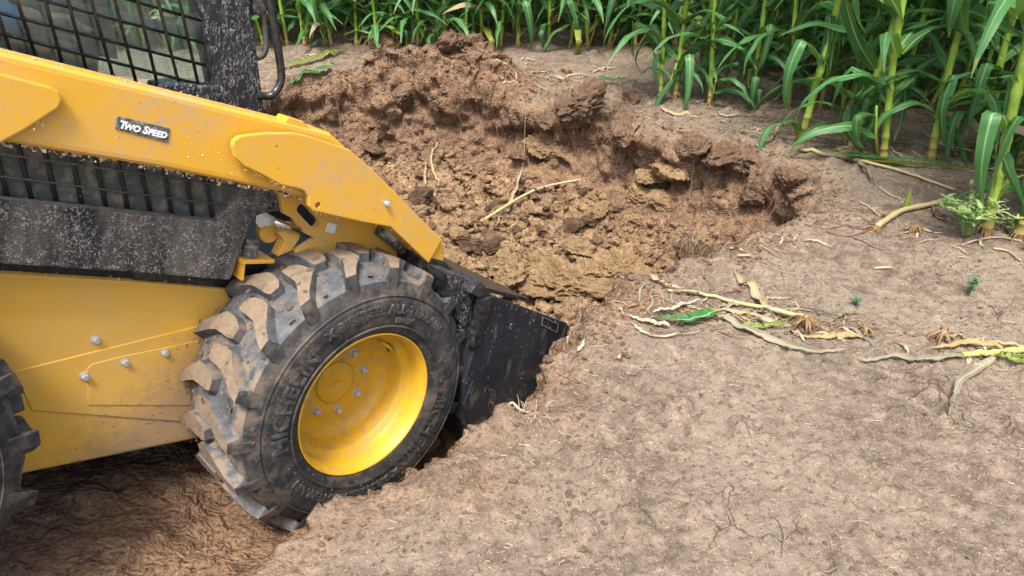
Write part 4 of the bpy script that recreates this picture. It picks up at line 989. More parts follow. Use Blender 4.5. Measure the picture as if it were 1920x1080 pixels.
# the field beyond as one mass
def field_mass():
    vs, fs, mi, uvs = [], [], [], []; off = 0; r = random.Random(5)
    src = []
    for me in WH[:4]:
        co = np.zeros(len(me.vertices)*3); me.vertices.foreach_get('co', co); fl = np.array([list(p.vertices) for p in me.polygons]); m_ = np.zeros(len(me.polygons), int); me.polygons.foreach_get('material_index', m_)
        us = np.zeros((len(me.vertices), 2)); li = np.zeros(len(me.loops), int); me.loops.foreach_get('vertex_index', li); uu = np.zeros(len(me.loops)*2); me.uv_layers[0].data.foreach_get('uv', uu); us[li] = uu.reshape(-1, 2)
        src.append((co.reshape(-1, 3), fl, m_, us))
    spots = [(x, y) for y in (9.06, 9.82, 10.58, 11.34, 12.1) for x in np.arange(-6.6, 6.8, .22)]
    spots += [(x, y) for y in (2.76, 3.52, 4.42, 5.2) for x in np.arange(4.3 if y > 4 else 3.5, 5.6, .25)]
    for x, y in spots:
        co, fl, m_, us = r.choice(src); a = r.uniform(0, 6.28); c, s = math.cos(a), math.sin(a)
        p = co @ np.array([[c, s, 0], [-s, c, 0], [0, 0, 1]])*r.uniform(.9, 1.08)+np.array([x+r.uniform(-.05, .05), y+r.uniform(-.04, .04), 0])
        vs.append(p); fs.append(fl+off); mi.append(m_); uvs.append(us); off += len(p)
    V = np.vstack(vs); F = np.vstack(fs).astype(np.int32); U = np.vstack(uvs); me = bpy.data.meshes.new('corn_field')
    me.vertices.add(len(V)); me.vertices.foreach_set('co', V.ravel()); n = len(F); me.loops.add(n*4); me.loops.foreach_set('vertex_index', F.ravel())
    me.polygons.add(n); me.polygons.foreach_set('loop_start', np.arange(n, dtype=np.int32)*4); me.polygons.foreach_set('loop_total', np.full(n, 4, np.int32)); me.polygons.foreach_set('material_index', np.concatenate(mi).astype(np.int32)); me.polygons.foreach_set('use_smooth', np.ones(n, bool))
    ul = me.uv_layers.new(name='UVMap'); ul.data.foreach_set('uv', U[F.ravel()].ravel()); me.update(calc_edges=True)
    o = link('corn_field', me, ['leaf', 'stalk']); tag(o, 'dense green corn filling the field beyond the first rows', 'corn', None, 'stuff')
field_mass()
# leaves of near plants that the photograph shows singly
def px_leaf(plant, pts, Y, width, mat='leaf', seed=0, fold=.3, wave=.08, nseg=16, name='leaf'):
    P = [at_y(a, b, Y+(c[0] if c else 0)) for a, b, *c in pts]
    v, f, uv = ribbon_geo(P, width, (.45, -.6, .3), fold, wave, nseg, seed)
    o = link(name, mesh(name, v, f, True, uv), mat)
    if plant is not None:
        bpy.context.view_layer.update(); o.parent = plant; o.matrix_parent_inverse = plant.matrix_world.inverted()
    return o
P2 = PLANTS[2]; Y2 = at_z(1500, 268)[1]; Y3 = at_z(1268, 192)[1]; Y1 = at_z(1845, 440)[1]
px_leaf(P2, [(1506, 262), (1492, 228), (1470, 228, -.03), (1440, 240, -.06), (1424, 275, -.09), (1420, 305, -.1), (1434, 343, -.1)], Y2, .05, seed=1)
px_leaf(P2, [(1502, 268), (1496, 248), (1484, 226)], Y2, .035, 'leaf_yel', 2)
px_leaf(P2, [(1536, 120), (1550, 95), (1556, 30), (1562, 60), (1556, 140)], Y2-.02, .05, seed=3)
px_leaf(PLANTS[9], [(1275, 130), (1258, 150), (1240, 175, -.03), (1228, 205, -.06), (1226, 232, -.08), (1236, 262, -.09)], Y3, .055, seed=4)
px_leaf(PLANTS[9], [(1270, 138), (1300, 128), (1335, 135, -.03), (1352, 158, -.05), (1364, 172, -.06)], Y3, .055, seed=5)
px_leaf(PLANTS[8], [(1244, 120), (1232, 100), (1226, 135, -.02), (1236, 170, -.03)], Y3, .05, seed=6)
px_leaf(PLANTS[9], [(1268, 140), (1280, 160), (1296, 195, -.04)], Y3, .035, seed=7)
px_leaf(PLANTS[10], [(1350, 160), (1385, 162, -.03), (1410, 180, -.06), (1436, 218, -.09)], Y3, .045, seed=8)
px_leaf(PLANTS[3], [(1590, 200), (1582, 225, -.04), (1600, 265, -.08), (1618, 292, -.1)], at_z(1592, 282)[1], .055, seed=9)
px_leaf(PLANTS[3], [(1640, 130), (1610, 80, -.04), (1590, 20, -.06), (1580, -40, -.08)], at_z(1592, 282)[1], .075, seed=10)
px_leaf(PLANTS[0], [(1868, 300), (1880, 295, -.02), (1895, 330, -.05), (1925, 392, -.08)], Y1, .06, seed=11)
px_leaf(PLANTS[0], [(1852, 395), (1880, 350, -.02), (1925, 325, -.04)], Y1, .04, 'leaf_yel', seed=12)
px_leaf(PLANTS[0], [(1885, 255), (1900, 150, 0), (1870, 145, -.03), (1838, 147, -.06)], Y1, .04, 'leaf', seed=13)
px_leaf(PLANTS[5], [(1755, 240), (1770, 225, -.03), (1795, 262, -.08), (1818, 330, -.12)], at_z(1745, 302)[1], .055, seed=14)
px_leaf(PLANTS[4], [(1690, 100), (1735, 62, -.03), (1790, 50, -.06), (1822, 85, -.1), (1832, 165, -.12)], at_z(1652, 300)[1], .055, seed=15)
px_leaf(PLANTS[6], [(1805, 20), (1830, 25, -.05), (1880, 50, -.08), (1925, 75, -.1)], at_z(1830, 308)[1], .085, seed=16)
px_leaf(PLANTS[4], [(1672, 180), (1660, 150, -.02), (1700, 140, -.04), (1640, 165, -.06)], at_z(1652, 300)[1], .04, seed=17)

# ------------------------------------------------------------------ clods
def ico(sub):
    bm = bmesh.new(); bmesh.ops.create_icosphere(bm, subdivisions=sub, radius=1); bm.verts.ensure_lookup_table()
    v = np.array([x.co[:] for x in bm.verts]); f = [tuple(q.index for q in p.verts) for p in bm.faces]; bm.free(); return v, f
ICO = {k: ico(k) for k in (1, 2, 3, 4, 5)}
def clod_geo(seed, sub, rough=.10, flat=(1, 1, .75), crumb=0.):
    r = np.random.default_rng(seed); v, f = ICO[sub]; n = 11
    pl = r.normal(size=(n, 3)); pl /= np.linalg.norm(pl, axis=1)[:, None]; d = r.uniform(.55, 1.0, n)
    dots = v@pl.T; rad = np.min(np.where(dots > .12, d/np.maximum(dots, .12), 9), axis=1); rad = np.clip(rad, .4, 1.25)
    rad = rad*(1+rough*fbm(v[:, 0]*2.2+seed, v[:, 1]*2.2, v[:, 2]*2.2, 4, seed)+.5*rough*fbm(v[:, 0]*7+seed, v[:, 1]*7, v[:, 2]*7, 2, seed+9))
    if crumb:
        q = v*rad[:, None]; rad = rad+crumb*(np.abs(fbm(q[:, 0]*4.5+seed, q[:, 1]*4.5, q[:, 2]*4.5, 4, seed+3))*-1.6+.35)+crumb*.7*fbm(q[:, 0]*13, q[:, 1]*13, q[:, 2]*13, 3, seed+5)+crumb*.25*fbm(q[:, 0]*34, q[:, 1]*34, q[:, 2]*34, 2, seed+6)+.16*fbm(q[:, 0]*1.4+seed, q[:, 1]*1.4, q[:, 2]*1.4, 2, seed+7)
    return v*rad[:, None]*np.array(flat), f
def clod_mesh(seed, sub, mat, rough=.12, flat=(1, 1, .75)):
    v, f = clod_geo(seed, sub, rough, flat, .16 if sub > 2 else .15); me = mesh('soil_clod', v, f, False); me.materials.append(M[mat]); return me
BIG = {m: [clod_mesh(300+k, 4, m, .22) for k in range(7)] for m in ('clod_brown', 'clod_ochre', 'clod_dark')}
MIDC = {m: [clod_mesh(400+k, 2, m, .2) for k in range(10)] for m in ('clod_brown', 'clod_ochre', 'clod_dark')}
HUGE = [clod_mesh(350+k, 5, 'clod_ochre', .3) for k in range(4)]
def put_clod(px, py, wpx, mat, label, group=None, flat=.8, bury=.25, asp=1.):
    p, n = hit(px, py); zc = (RC@(p-CAM))[2]; s = wpx/FOC*zc/2
    o = link('soil_clod', rnd.choice(HUGE if wpx > 88 and mat == 'clod_ochre' else (BIG if wpx > 26 else MIDC)[mat]), None, None, tuple(p+np.array([0, 0, s*flat*(.45-bury)])+n*s*.05))
    o.scale = (s, s*asp*rnd.uniform(.8, 1.1), s*flat); o.rotation_euler = (rnd.uniform(-.5, .5), rnd.uniform(-.5, .5), rnd.uniform(0, 6.28))
    tag(o, label, 'soil clod', group); return o
for px, py, w, m, lab in ((750, 188, 52, 'clod_brown', 'rounded brown block jutting from the bank below the soil heap'), (1020, 226, 34, 'clod_brown', 'small squared brown block perched high on the bank'),
    (1037, 278, 82, 'clod_ochre', 'big ochre block wedged in the middle of the far bank'), (1187, 190, 42, 'clod_brown', 'rounded clod lying on the field at the pit rim'),
    (1262, 328, 68, 'clod_ochre', 'ochre topped block low in the bank, right of the big wedged one'), (1215, 330, 46, 'clod_ochre', 'angular ochre block beside the ochre topped block'),
    (1472, 340, 74, 'clod_brown', 'large dark brown lump at the pit corner over a small hollow'), (1200, 372, 62, 'clod_ochre', 'split ochre slab on the slope below the bank'), (1240, 380, 50, 'clod_ochre', 'long ochre slab leaning on the split slab'),
    (795, 370, 42, 'clod_dark', 'dark round clod on the slope beside the lift arm'), (925, 468, 48, 'clod_dark', 'dark brown flat clod above the bucket'), (882, 462, 40, 'clod_dark', 'darkest clod next to the arm tip'),
    (1085, 466, 48, 'clod_ochre', 'pale angular clod among the loose crumbs'), (1030, 485, 44, 'clod_ochre', 'upright wedge clod in front of the bucket'), (968, 296, 30, 'clod_brown', 'brown round stone-like clod halfway up the bank'),
    (700, 282, 30, 'clod_brown', 'small brown clod on the slope behind the lift arm'), (1290, 285, 60, 'clod_brown', 'dark crumbly lump under the rim'), (1345, 300, 80, 'clod_brown', 'wide dark overhanging lump under the rim by the corn'),
    (1400, 310, 66, 'clod_brown', 'brown overhanging lump near the pit corner'), (1090, 205, 90, 'clod_brown', 'wide overhanging topsoil lump with roots below it'), (1165, 250, 60, 'clod_brown', 'squared topsoil block under the rim'),
    (850, 92, 60, 'clod_brown', 'lump on the crest of the soil heap'), (728, 88, 60, 'clod_brown', 'highest lump of the soil heap by the corn row'), (890, 80, 34, 'clod_brown', 'small round clod at the end of the heap crest'),
    (1300, 478, 60, 'clod_dark', 'root clump of dark soil with straw hair at the pit edge'), (1410, 375, 50, 'clod_brown', 'blunt brown block at the pit corner')):
    put_clod(px, py, w*1.12, m, lab)
for px, py, w, asp, lab in ((1065, 545, 190, .8, 'largest yellow clay mass in front of the bucket'), (960, 528, 120, .7, 'broad yellow clay slab just beside the bucket'), (1165, 505, 96, 1., 'rounded yellow clay lump left of the pit edge'), (1010, 512, 90, .6, 'yellow clay slab lying on the largest mass'), (1105, 510, 60, 1., 'brown yellow lump on top of the clay mass'), (1050, 585, 40, 1., 'small yellow lump by the bucket corner')):
    o = put_clod(px, py, w, 'clod_ochre', lab, None, .68, .30, asp)
# medium clods strewn over slope and rim
LANDM = ((1037, 278, 'below the wedged ochre block'), (1065, 545, 'around the largest clay mass'), (960, 390, 'around the pale stem'), (800, 380, 'beside the lift arm'), (1220, 375, 'around the split slab'), (1190, 450, 'above the rounded clay lump'), (740, 240, 'below the heap'), (890, 470, 'above the bucket'), (1370, 400, 'below the pit corner'), (1060, 440, 'among the loose crumbs'), (880, 300, 'on the upper bank'))
def near_of(px, py): return ' '+min(LANDM, key=lambda t: (t[0]-px)**2+(1.5*(t[1]-py))**2)[2]
zones = [((835, 260), (1420, 560), 165, 'clod_ochre'), ((640, 230), (1300, 470), 75, 'clod_brown'), ((780, 340), (1160, 480), 22, 'clod_dark')]
gl_ = {'clod_ochre': ('small ochre clod', 'ochre clods'), 'clod_brown': ('small brown clod', 'brown clods'), 'clod_dark': ('small dark clod', 'dark clods')}
for (x0, y0), (x1, y1), n, m in zones:
    k = 0; tr = 0
    while k < n and tr < 4000:
        tr += 1; px, py = rnd.uniform(x0, x1), rnd.uniform(y0, y1); p, nn = hit(px, py)
        sdv = sds(p[0], p[1])
        if sdv < .22: continue
        put_clod(px, py, min(36, 8+rnd.expovariate(1/7.)), m, gl_[m][0]+near_of(px, py), gl_[m][1]+near_of(px, py), .8, .05); k += 1
# crumbs as one heap of stuff
def scatter(name, label, cat, n, pick, size, mat, sub=1):
    V = []; F = []; off = 0; tmpl = [clod_geo(500+k, sub, .25) for k in range(8)]; k = 0; tr = 0
    while k < n and tr < n*9:
        tr += 1; q = pick()
        if q is None: continue
        x, y = q; z = gz(x, y); v, f = tmpl[rnd.randrange(8)]; s = size()
        a = rnd.uniform(0, 6.28); c, sn = math.cos(a), math.sin(a); V.append((v@np.array([[c, sn, 0], [-sn, c, 0], [0, 0, 1]]))*s*np.array([1, rnd.uniform(.6, 1), rnd.uniform(.55, .9)])+np.array([x, y, z+s*.2])); F += [tuple(i+off for i in t) for t in f]; off += len(v); k += 1
    me = mesh(name, np.vstack(V), F); o = link(name, me, mat); tag(o, label, cat, None, 'stuff'); return o
def pick_pit():
    x, y = rnd.uniform(-1.5, 1.45), rnd.uniform(2.2, 4.9); s = sds(x, y)
    return (x, y) if s > .12 and not (y-x < 2.35 and x < .15) else None
def pick_rim():
    i = rnd.randrange(0, 22); t = rnd.random(); a, b = PA[i], PA[i+1]; q = a*(1-t)+b*t; q = q+RNG.normal(size=2)*(.09 if i > 13 else .07)
    return (q[0], q[1])
def pick_heap():
    return (rnd.gauss(-.5, .45), rnd.gauss(4.95, .16))
def pick_field():
    x, y = rnd.uniform(-1.0, 2.2), rnd.uniform(1.0, 4.8); s = sds(x, y)
    return (x, y) if s < -.03 else None
def pick_field2():
    q = pick_field()
    if q is None: return None
    return q if mnoise.noise(Vector((q[0]*2.6, q[1]*2.6, 4.)))+rnd.gauss(0, .14) > .04 else None
scatter('loose_crumbs', 'loose brown and ochre soil crumbs covering the pit slope', 'soil', 4200, pick_pit, lambda: min(.022, .004+rnd.expovariate(1/.004)), 'crumb')
scatter('rim_crumbs', 'brown soil crumbs spilled along the pit rim', 'soil', 1500, pick_rim, lambda: min(.02, .003+rnd.expovariate(1/.004)), 'clod_brown')
scatter('heap_crumbs', 'soil crumbs over the heap on the far rim', 'soil', 700, pick_heap, lambda: min(.03, .005+rnd.expovariate(1/.006)), 'clod_brown')
scatter('field_crumbs', 'tiny tan crumbs lying on the dry field crust', 'soil', 4200, pick_field2, lambda: min(.014, .002+rnd.expovariate(1/.0024)), 'crumb_tan')
# straw bits
def straw(n):
    V = []; F = []; off = 0; k = 0; tr = 0
    while k < n and tr < n*5:
        tr += 1; q = pick_field() if rnd.random() < .85 else pick_rim()
        if q is None: continue
        x, y = q
        L = min(.05, .005+rnd.expovariate(1/.008)); w = rnd.uniform(.0005, .0015); a = rnd.uniform(0, 6.28); bend = rnd.uniform(-.5, .5); P = []
        for t in (-.5, 0, .5):
            aa = a+bend*t; P.append((x+L*t*math.cos(aa), y+L*t*math.sin(aa)))
        P = [(px_, py_, gz(px_, py_)+.001+rnd.uniform(0, .002)) for px_, py_ in P]
        v, f, _ = tube_geo(P, w, 3); V += v; F += [tuple(i+off for i in t) for t in f]; off += len(v); k += 1
    o = link('straw_litter', mesh('straw_litter', V, F), 'straw'); tag(o, 'short pale straw bits scattered on the dry field', 'straw', None, 'stuff')
straw(4600)

# ------------------------------------------------------------------ stalks, leaves, roots lying about
def on_ground(pts, lift=.008):
    out = []
    for a, b, *l in pts:
        p, n = hit(a, b); out.append(p+np.array([0, 0, lift+(l[0] if l else 0)]))
    return out
def drape(pts, lift, n=20):
    P = smooth_path(on_ground(pts, lift), n)
    for q in P:
        if abs(q[0]) < 2.3: q[2] = max(q[2], gz(q[0], q[1])+lift*.8)
    return P
def g_leaf(pts, width, mat, lift=.008, seed=0, fold=.45, wave=None, taper=True, name='leaf', parent=None, tw=0.):
    wave = wave if wave is not None else (.06 if mat in ('leaf', 'leaf_yel') else .22)
    P = drape(pts, lift, 30); r = random.Random(seed+len(pts)); P = P+np.array([[r.gauss(0, .0018), r.gauss(0, .0018), abs(r.gauss(0, .003))] for _ in P]); v, f, uv = ribbon_geo(P, width, None, fold, wave, 30, seed, 5, taper, tw or (0 if mat == 'leaf' else r.uniform(-2.2, 2.2)))
    return link(name, mesh(name, v, f, True, uv), mat, parent)
def g_tube(pts, r0, r1, mat, lift=.008, name='stalk', parent=None, nodes=0):
    P = drape(pts, lift, 24) if lift < .03 else smooth_path(on_ground(pts, lift), 24); r = np.linspace(r0, r1, 24)
    for k in range(nodes): r[int((k+.5)*24/nodes)] *= 1.25
    v, f, uv = tube_geo(P, r, 7); return link(name, mesh(name, v, f, True, uv), mat, parent)
Z8 = lambda l: [(1100+a/3.43, 500+b/3.43) for a, b in l]
Z7 = lambda l: [(1600+a/3.6, 480+b/3.6) for a, b in l]
Z4 = lambda l: [(1400+a/3.69, 200+b/3.69) for a, b in l]
ZP = lambda l: [(780+a/3.43, 250+b/3.43) for a, b in l]
ZL = lambda l: [(480+a/3.43, 40+b/3.43) for a, b in l]
ZF = lambda l: [(1040+a/3.43, 100+b/3.43) for a, b in l]
# root crowns left in the ground
def crown(px, py, wpx, mat, label, n=16, seed=0, tall=.6):
    p, _ = hit(px, py); zc = (RC@(p-CAM))[2]; s = wpx/FOC*zc/2; r = random.Random(seed+int(px)); g = G()
    for k in range(n):
        a = r.uniform(0, 6.28); h = s*tall*r.uniform(.3, 1.2); d = s*r.uniform(.45, 1.2)
        v, f, uv = tube_geo(smooth_path([(0, 0, h*.8), (d*.45*math.cos(a), d*.45*math.sin(a), h), (d*.85*math.cos(a), d*.85*math.sin(a), h*.5), (d*math.cos(a), d*math.sin(a), -.006)], 7), [s*r.uniform(.05, .12)*q for q in (1, 1, .95, .85, .75, .6, .4)], 6); g.add(v, f, 0, uv)
    v, f, uv = tube_geo([(0, 0, -.01), (0, 0, s*tall*.7), (s*.1, 0, s*tall*1.15)], [s*.35, s*.3, s*.22], 8); g.add(v, f, 0, uv)
    o = link('root_crown', g.mesh('root_crown', True), mat, None, tuple(p)); tag(o, label, 'root crown'); return o
crown(1285, 590, 34, 'crown', 'dry yellow root crown under the green fallen leaf'); crown(1402, 598, 30, 'crown', 'yellow root stub in the middle of the dry stalk litter'); crown(1508, 606, 56, 'crown', 'widest yellow root crown with splayed claws', 20)
crown(1622, 624, 36, 'root', 'brown root crown at the tip of the thin yellow stalk'); crown(1765, 634, 52, 'root', 'brown root crown beside the green yellow fallen stalk', 20); crown(1640, 432, 34, 'crown', 'yellow roots at the foot of the uprooted stalk', 14, 0, .4)
crown(1714, 434, 34, 'crown', 'short yellow root crown next to the uprooted stalk'); crown(953, 141, 24, 'crown', 'pale root crown on bare ground behind the pit, beside a flat one'); crown(1062, 138, 30, 'crown', 'pale root crown behind the curled green leaf'); crown(1010, 136, 30, 'root_pink', 'flat reddish root crown behind the pit', 14, 0, .25)
crown(1205, 580, 36, 'crown', 'flattened yellow root crown at the pit edge', 14, 0, .35)
# a: dry stalk with leaves
e = g_tube(Z8([(520, 170), (760, 200), (960, 250), (1180, 290), (1330, 330), (1420, 350)]), .006, .009, 'stalk_dry', .012, 'dry_corn_stalk', None, 4); tag(e, 'long dry corn stalk with pale leaves lying across the litter', 'corn stalk')
for pts, w, m, sd in (([(400, 80), (480, 125), (560, 150), (740, 190)], .022, 'leaf_dry', 1), ([(1150, 285), (1080, 200), (980, 100), (950, 20)], .03, 'leaf_dry', 2), ([(1180, 290), (1300, 300), (1450, 305), (1520, 315), (1640, 350), (1720, 385)], .014, 'leaf_grey', 3), ([(1000, 260), (900, 270), (820, 290)], .02, 'leaf_grey', 4), ([(740, 200), (640, 190), (530, 175)], .02, 'leaf_dry', 5)):
    g_leaf(Z8(pts), w, m, .012, sd, parent=e)
for pts, w, m, lab, sd, lf in (([(820, 325), (760, 350), (650, 375), (540, 375), (400, 350)], .05, 'leaf', 'broad green leaf blade lying at the pit edge', 1, .02), ([(530, 400), (400, 375), (250, 330)], .022, 'straw', 'pale flat husk strip beside the green leaf blade', 2, .01),
    ([(280, 370), (400, 455), (600, 450), (760, 425)], .010, 'straw', 'thin bent straw below the green leaf blade', 3, .008), ([(820, 330), (950, 385), (1060, 430), (1200, 490), (1350, 540), (1550, 562), (1700, 545)], .024, 'leaf_grey', 'long withered grey leaf curling away from the litter', 4, .01),
    ([(1770, 468), (1600, 462), (1500, 465), (1310, 458)], .022, 'leaf_tan', 'thin yellow stalk strip ending in a brown root crown', 5, .01), ([(430, 315), (560, 290), (680, 250), (770, 240)], .014, 'straw', 'forked pale stem lying over the flattened crown', 6, .014),
    ([(1000, 400), (1100, 405), (1200, 390), (1310, 378)], .02, 'leaf_yel', 'short yellow green leaf by the splayed crown', 7, .012), ([(880, 185), (960, 158), (1060, 150)], .007, 'root_pink', 'reddish root curling behind the dry stalk', 8, .006), ([(850, 425), (940, 455), (1040, 450)], .007, 'root_pink', 'reddish root lying below the withered leaf', 9, .006),
    ([(800, 290), (950, 310), (1100, 330), (1290, 395)], .016, 'leaf_dry', 'dry leaf strip crossing under the long stalk', 10, .01), ([(1130, 215), (1220, 213), (1310, 208)], .006, 'straw', 'straight thin straw beyond the long dry stalk', 11, .006)):
    tag(g_leaf(Z8(pts), w, m, lf, sd, name='leaf_litter'), lab, 'leaf litter')
# b: green yellow fallen stalk at the right
e = g_tube(Z7([(1300, 630), (1152, 652), (1000, 672), (730, 690)]), .011, .009, 'stalk_cut', .014, 'fallen_corn_stalk', None, 3); tag(e, 'green yellow fallen corn stalk ending in a withered grey leaf', 'corn stalk')
g_leaf(Z7([(740, 690), (560, 710), (440, 716), (300, 702), (100, 722), (0, 700)]), .024, 'leaf_grey', .010, 1, parent=e); g_leaf(Z7([(1000, 665), (900, 625), (780, 610), (620, 632), (500, 652)]), .026, 'leaf_tan', .014, 2, parent=e)
g_leaf(Z7([(945, 705), (840, 780), (720, 850), (670, 940), (640, 1040), (625, 1120)]), .026, 'leaf_grey', .010, 3, parent=e); g_leaf(Z7([(950, 700), (1050, 712), (1152, 728), (1300, 735)]), .026, 'leaf_yel', .012, 4, parent=e)
# c: stalk fallen behind the cracks
e = g_tube(Z4([(370, 312), (520, 345), (680, 372), (900, 420), (1060, 462), (1250, 530), (1430, 592)]), .011, .005, 'stalk_dry', .014, 'fallen_corn_stalk', None, 4); tag(e, 'fallen corn stalk stretching from the pit corner along the corn row', 'corn stalk')
g_leaf(Z4([(680, 372), (900, 402), (1150, 425), (1480, 442), (1690, 455)]), .05, 'leaf_yel', .014, 1, parent=e); g_leaf(Z4([(690, 378), (790, 430), (850, 510), (885, 572)]), .03, 'leaf_grey', .014, 2, parent=e); g_leaf(Z4([(600, 355), (900, 385), (1200, 405), (1500, 415)]), .05, 'leaf', .02, 3, parent=e)
# d: uprooted stalk
e = g_tube(Z4([(900, 850), (950, 815), (1070, 742), (1250, 702), (1390, 668)]), .013, .010, 'stalk_dry', .018, 'uprooted_corn_stalk', None, 4); tag(e, 'short uprooted corn stalk with trailing reddish roots', 'corn stalk')
pb = hit(*Z4([(1090, 725)])[0])[0]; v, f, uv = ribbon_geo([pb+np.array([0, 0, .015]), pb+np.array([.0, 0, .06]), pb+np.array([.004, .01, .11])], .03, (1, -.2, 0), .4, .1, 10, 3); link('leaf', mesh('leaf', v, f, True, uv), 'leaf_yel', e)
for pts in ([(870, 845), (700, 830), (560, 850), (400, 820)], [(860, 855), (720, 900), (600, 890), (550, 870)], [(550, 870), (750, 920), (860, 970), (940, 1000)], [(880, 850), (760, 845), (690, 820)], [(900, 835), (820, 790), (740, 760)]):
    g_tube(Z4(pts), .0032, .002, 'root_pink', .006, 'root', e)
for pts, lab in (([(780, 668), (850, 712), (915, 766)], 'straight dry stick on the bare crust by the uprooted stalk'), ([(910, 565), (990, 620), (1060, 655)], 'thin dry stick between the corn row and the uprooted stalk'), ([(1430, 978), (1510, 1020)], 'short pale stick below the weed-grown stalk'), ([(1280, 660), (1300, 760), (1380, 795)], 'bent reddish root across the uprooted stalk'), ([(1700, 990), (1800, 1010), (1890, 1075)], 'curved pale straw at the edge of the corn'), ([(1480, 970), (1600, 930), (1750, 915), (1900, 940)], 'grey dry stem lying at the foot of the near corn')):
    o = g_tube(Z4(pts), .0045, .0035, 'straw' if 'red' not in lab else 'root_pink', .007, 'dry_stick'); tag(o, lab, 'stick')
for px, py, L, ang, lab in ((1161, 672, .030, 1.3, 'short pale cob stub standing on the near soil'), (1655, 505, .07, .1, 'split straw on a crack in the field'), (1395, 482, .05, 0., 'broken straw at the pit edge by the root clump')):
    p, _ = hit(px, py); d = np.array([math.cos(ang), math.sin(ang)*.6, .0]); v, f, uv = tube_geo([p+np.array([0, 0, .006])-d*L/2, p+np.array([0, 0, .008]), p+np.array([0, 0, .007])+d*L/2], .0055, 7); o = link('dry_stick', mesh('dry_stick', v, f, True, uv), 'straw'); tag(o, lab, 'stick')
# f/h: leaves on the far rim
tag(g_leaf(ZL([(490, 315), (400, 355), (290, 408), (200, 438)]), .07, 'leaf', .03, 1, name='leaf_litter'), 'bright green leaf lying on the far rim beside the cab', 'leaf litter')
tag(g_leaf(ZL([(560, 200), (430, 245), (300, 282), (180, 310), (60, 352)]), .05, 'leaf_yel', .02, 2, name='leaf_litter'), 'flattened pale stalk and leaf lying behind the cab', 'leaf litter')
tag(g_leaf(ZF([(150, 290), (240, 225), (330, 202), (490, 195)]), .06, 'leaf', .03, 3, name='leaf_litter'), 'curled green leaf lying on bare ground behind the pit', 'leaf litter')
tag(g_leaf(ZF([(680, 360), (760, 400), (900, 415), (1090, 400)]), .02, 'leaf_dry', .01, 4, name='leaf_litter'), 'dry reddish leaf strip at the foot of the row end', 'leaf litter')
# g: stems in the pit
e = g_tube(ZP([(420, 632), (760, 430), (1060, 358)]), .010, .006, 'stalk_dry', .065, 'fallen_corn_stalk', None, 3); tag(e, 'pale corn stem lying on the loose soil of the pit', 'corn stalk')
g_leaf(ZP([(590, 532), (620, 450), (650, 380), (680, 270), (705, 160)]), .026, 'leaf_dry', .03, 1, parent=e); g_leaf(ZP([(760, 430), (800, 395), (830, 365)]), .022, 'leaf_grey', .03, 2, parent=e); g_leaf(ZP([(560, 555), (530, 590), (500, 640)]), .014, 'leaf_dry', .02, 3, parent=e)
for pts, w, lab in (([(140, 90), (100, 190), (125, 290), (150, 350), (110, 420), (70, 500)], .016, 'dry bent leaf strip on the bank beside the lift arm'), ([(60, 350), (62, 260), (75, 200), (100, 185)], .016, 'short dry leaf strip hanging beside the bent one'), ([(330, 415), (370, 395), (400, 385)], .012, 'short straw on the pit slope')):
    tag(g_leaf(ZP(pts), w, 'leaf_dry', .02, 5, name='leaf_litter'), lab, 'leaf litter')
# hanging roots on the cut face: parts of the ground
def roots(spots, mat='root'):
    for px, py, L in spots:
        p, n = hit(px, py); r = rnd; d = np.array([r.uniform(-.3, .3), -r.uniform(.1, .35), -1.]); P = [p+n*.004]; seg = 6
        for k in range(seg):
            d = d+np.array([r.uniform(-.35, .35), r.uniform(-.15, .1), 0]); P.append(P[-1]+d/np.linalg.norm(d)*L/seg)
        v, f, uv = tube_geo(smooth_path(P, 12), np.linspace(.0022, .0007, 12)*r.uniform(.7, 1.3), 5); link('root', mesh('root', v, f, True, uv), mat, ground)
roots([(rnd.uniform(620, 980), rnd.uniform(130, 260), rnd.uniform(.05, .18)) for k in range(34)]+[(rnd.uniform(1060, 1180), rnd.uniform(195, 270), rnd.uniform(.05, .16)) for k in range(26)]+[(rnd.uniform(1180, 1500), rnd.uniform(250, 380), rnd.uniform(.04, .13)) for k in range(24)])
def fringe(cx, cy, w, n, lab):                     # hair-like dead roots on a clump
    g = G(); p, _ = hit(cx, cy); s = w/FOC*(RC@(p-CAM))[2]/2
    for k in range(n):
        a = rnd.uniform(0, 6.28); b = p+np.array([rnd.gauss(0, s*.5), rnd.gauss(0, s*.5), s*rnd.uniform(.2, .8)]); d = np.array([math.cos(a), math.sin(a), rnd.uniform(-.4, 1.)])*s*rnd.uniform(.5, 1.2)
        v, f, uv = tube_geo(smooth_path([b, b+d*.5+np.array([0, 0, s*.15]), b+d-np.array([0, 0, s*.3])], 6), np.linspace(.0012, .0005, 6), 4); g.add(v, f, 0, uv)
    o = link('root_hair', g.mesh('root_hair', True), 'straw'); tag(o, lab, 'roots', None, 'stuff')
fringe(1300, 470, 70, 60, 'straw like root hair on the clump at the pit edge'); fringe(860, 88, 90, 40, 'dry grass tufts on the heap crest'); fringe(1010, 790, 60, 26, 'dead root fibres on the near pit edge'); fringe(1090, 205, 80, 40, 'root fibres under the overhanging topsoil'); fringe(1070, 600, 60, 40, 'dead fibres by the bucket corner')
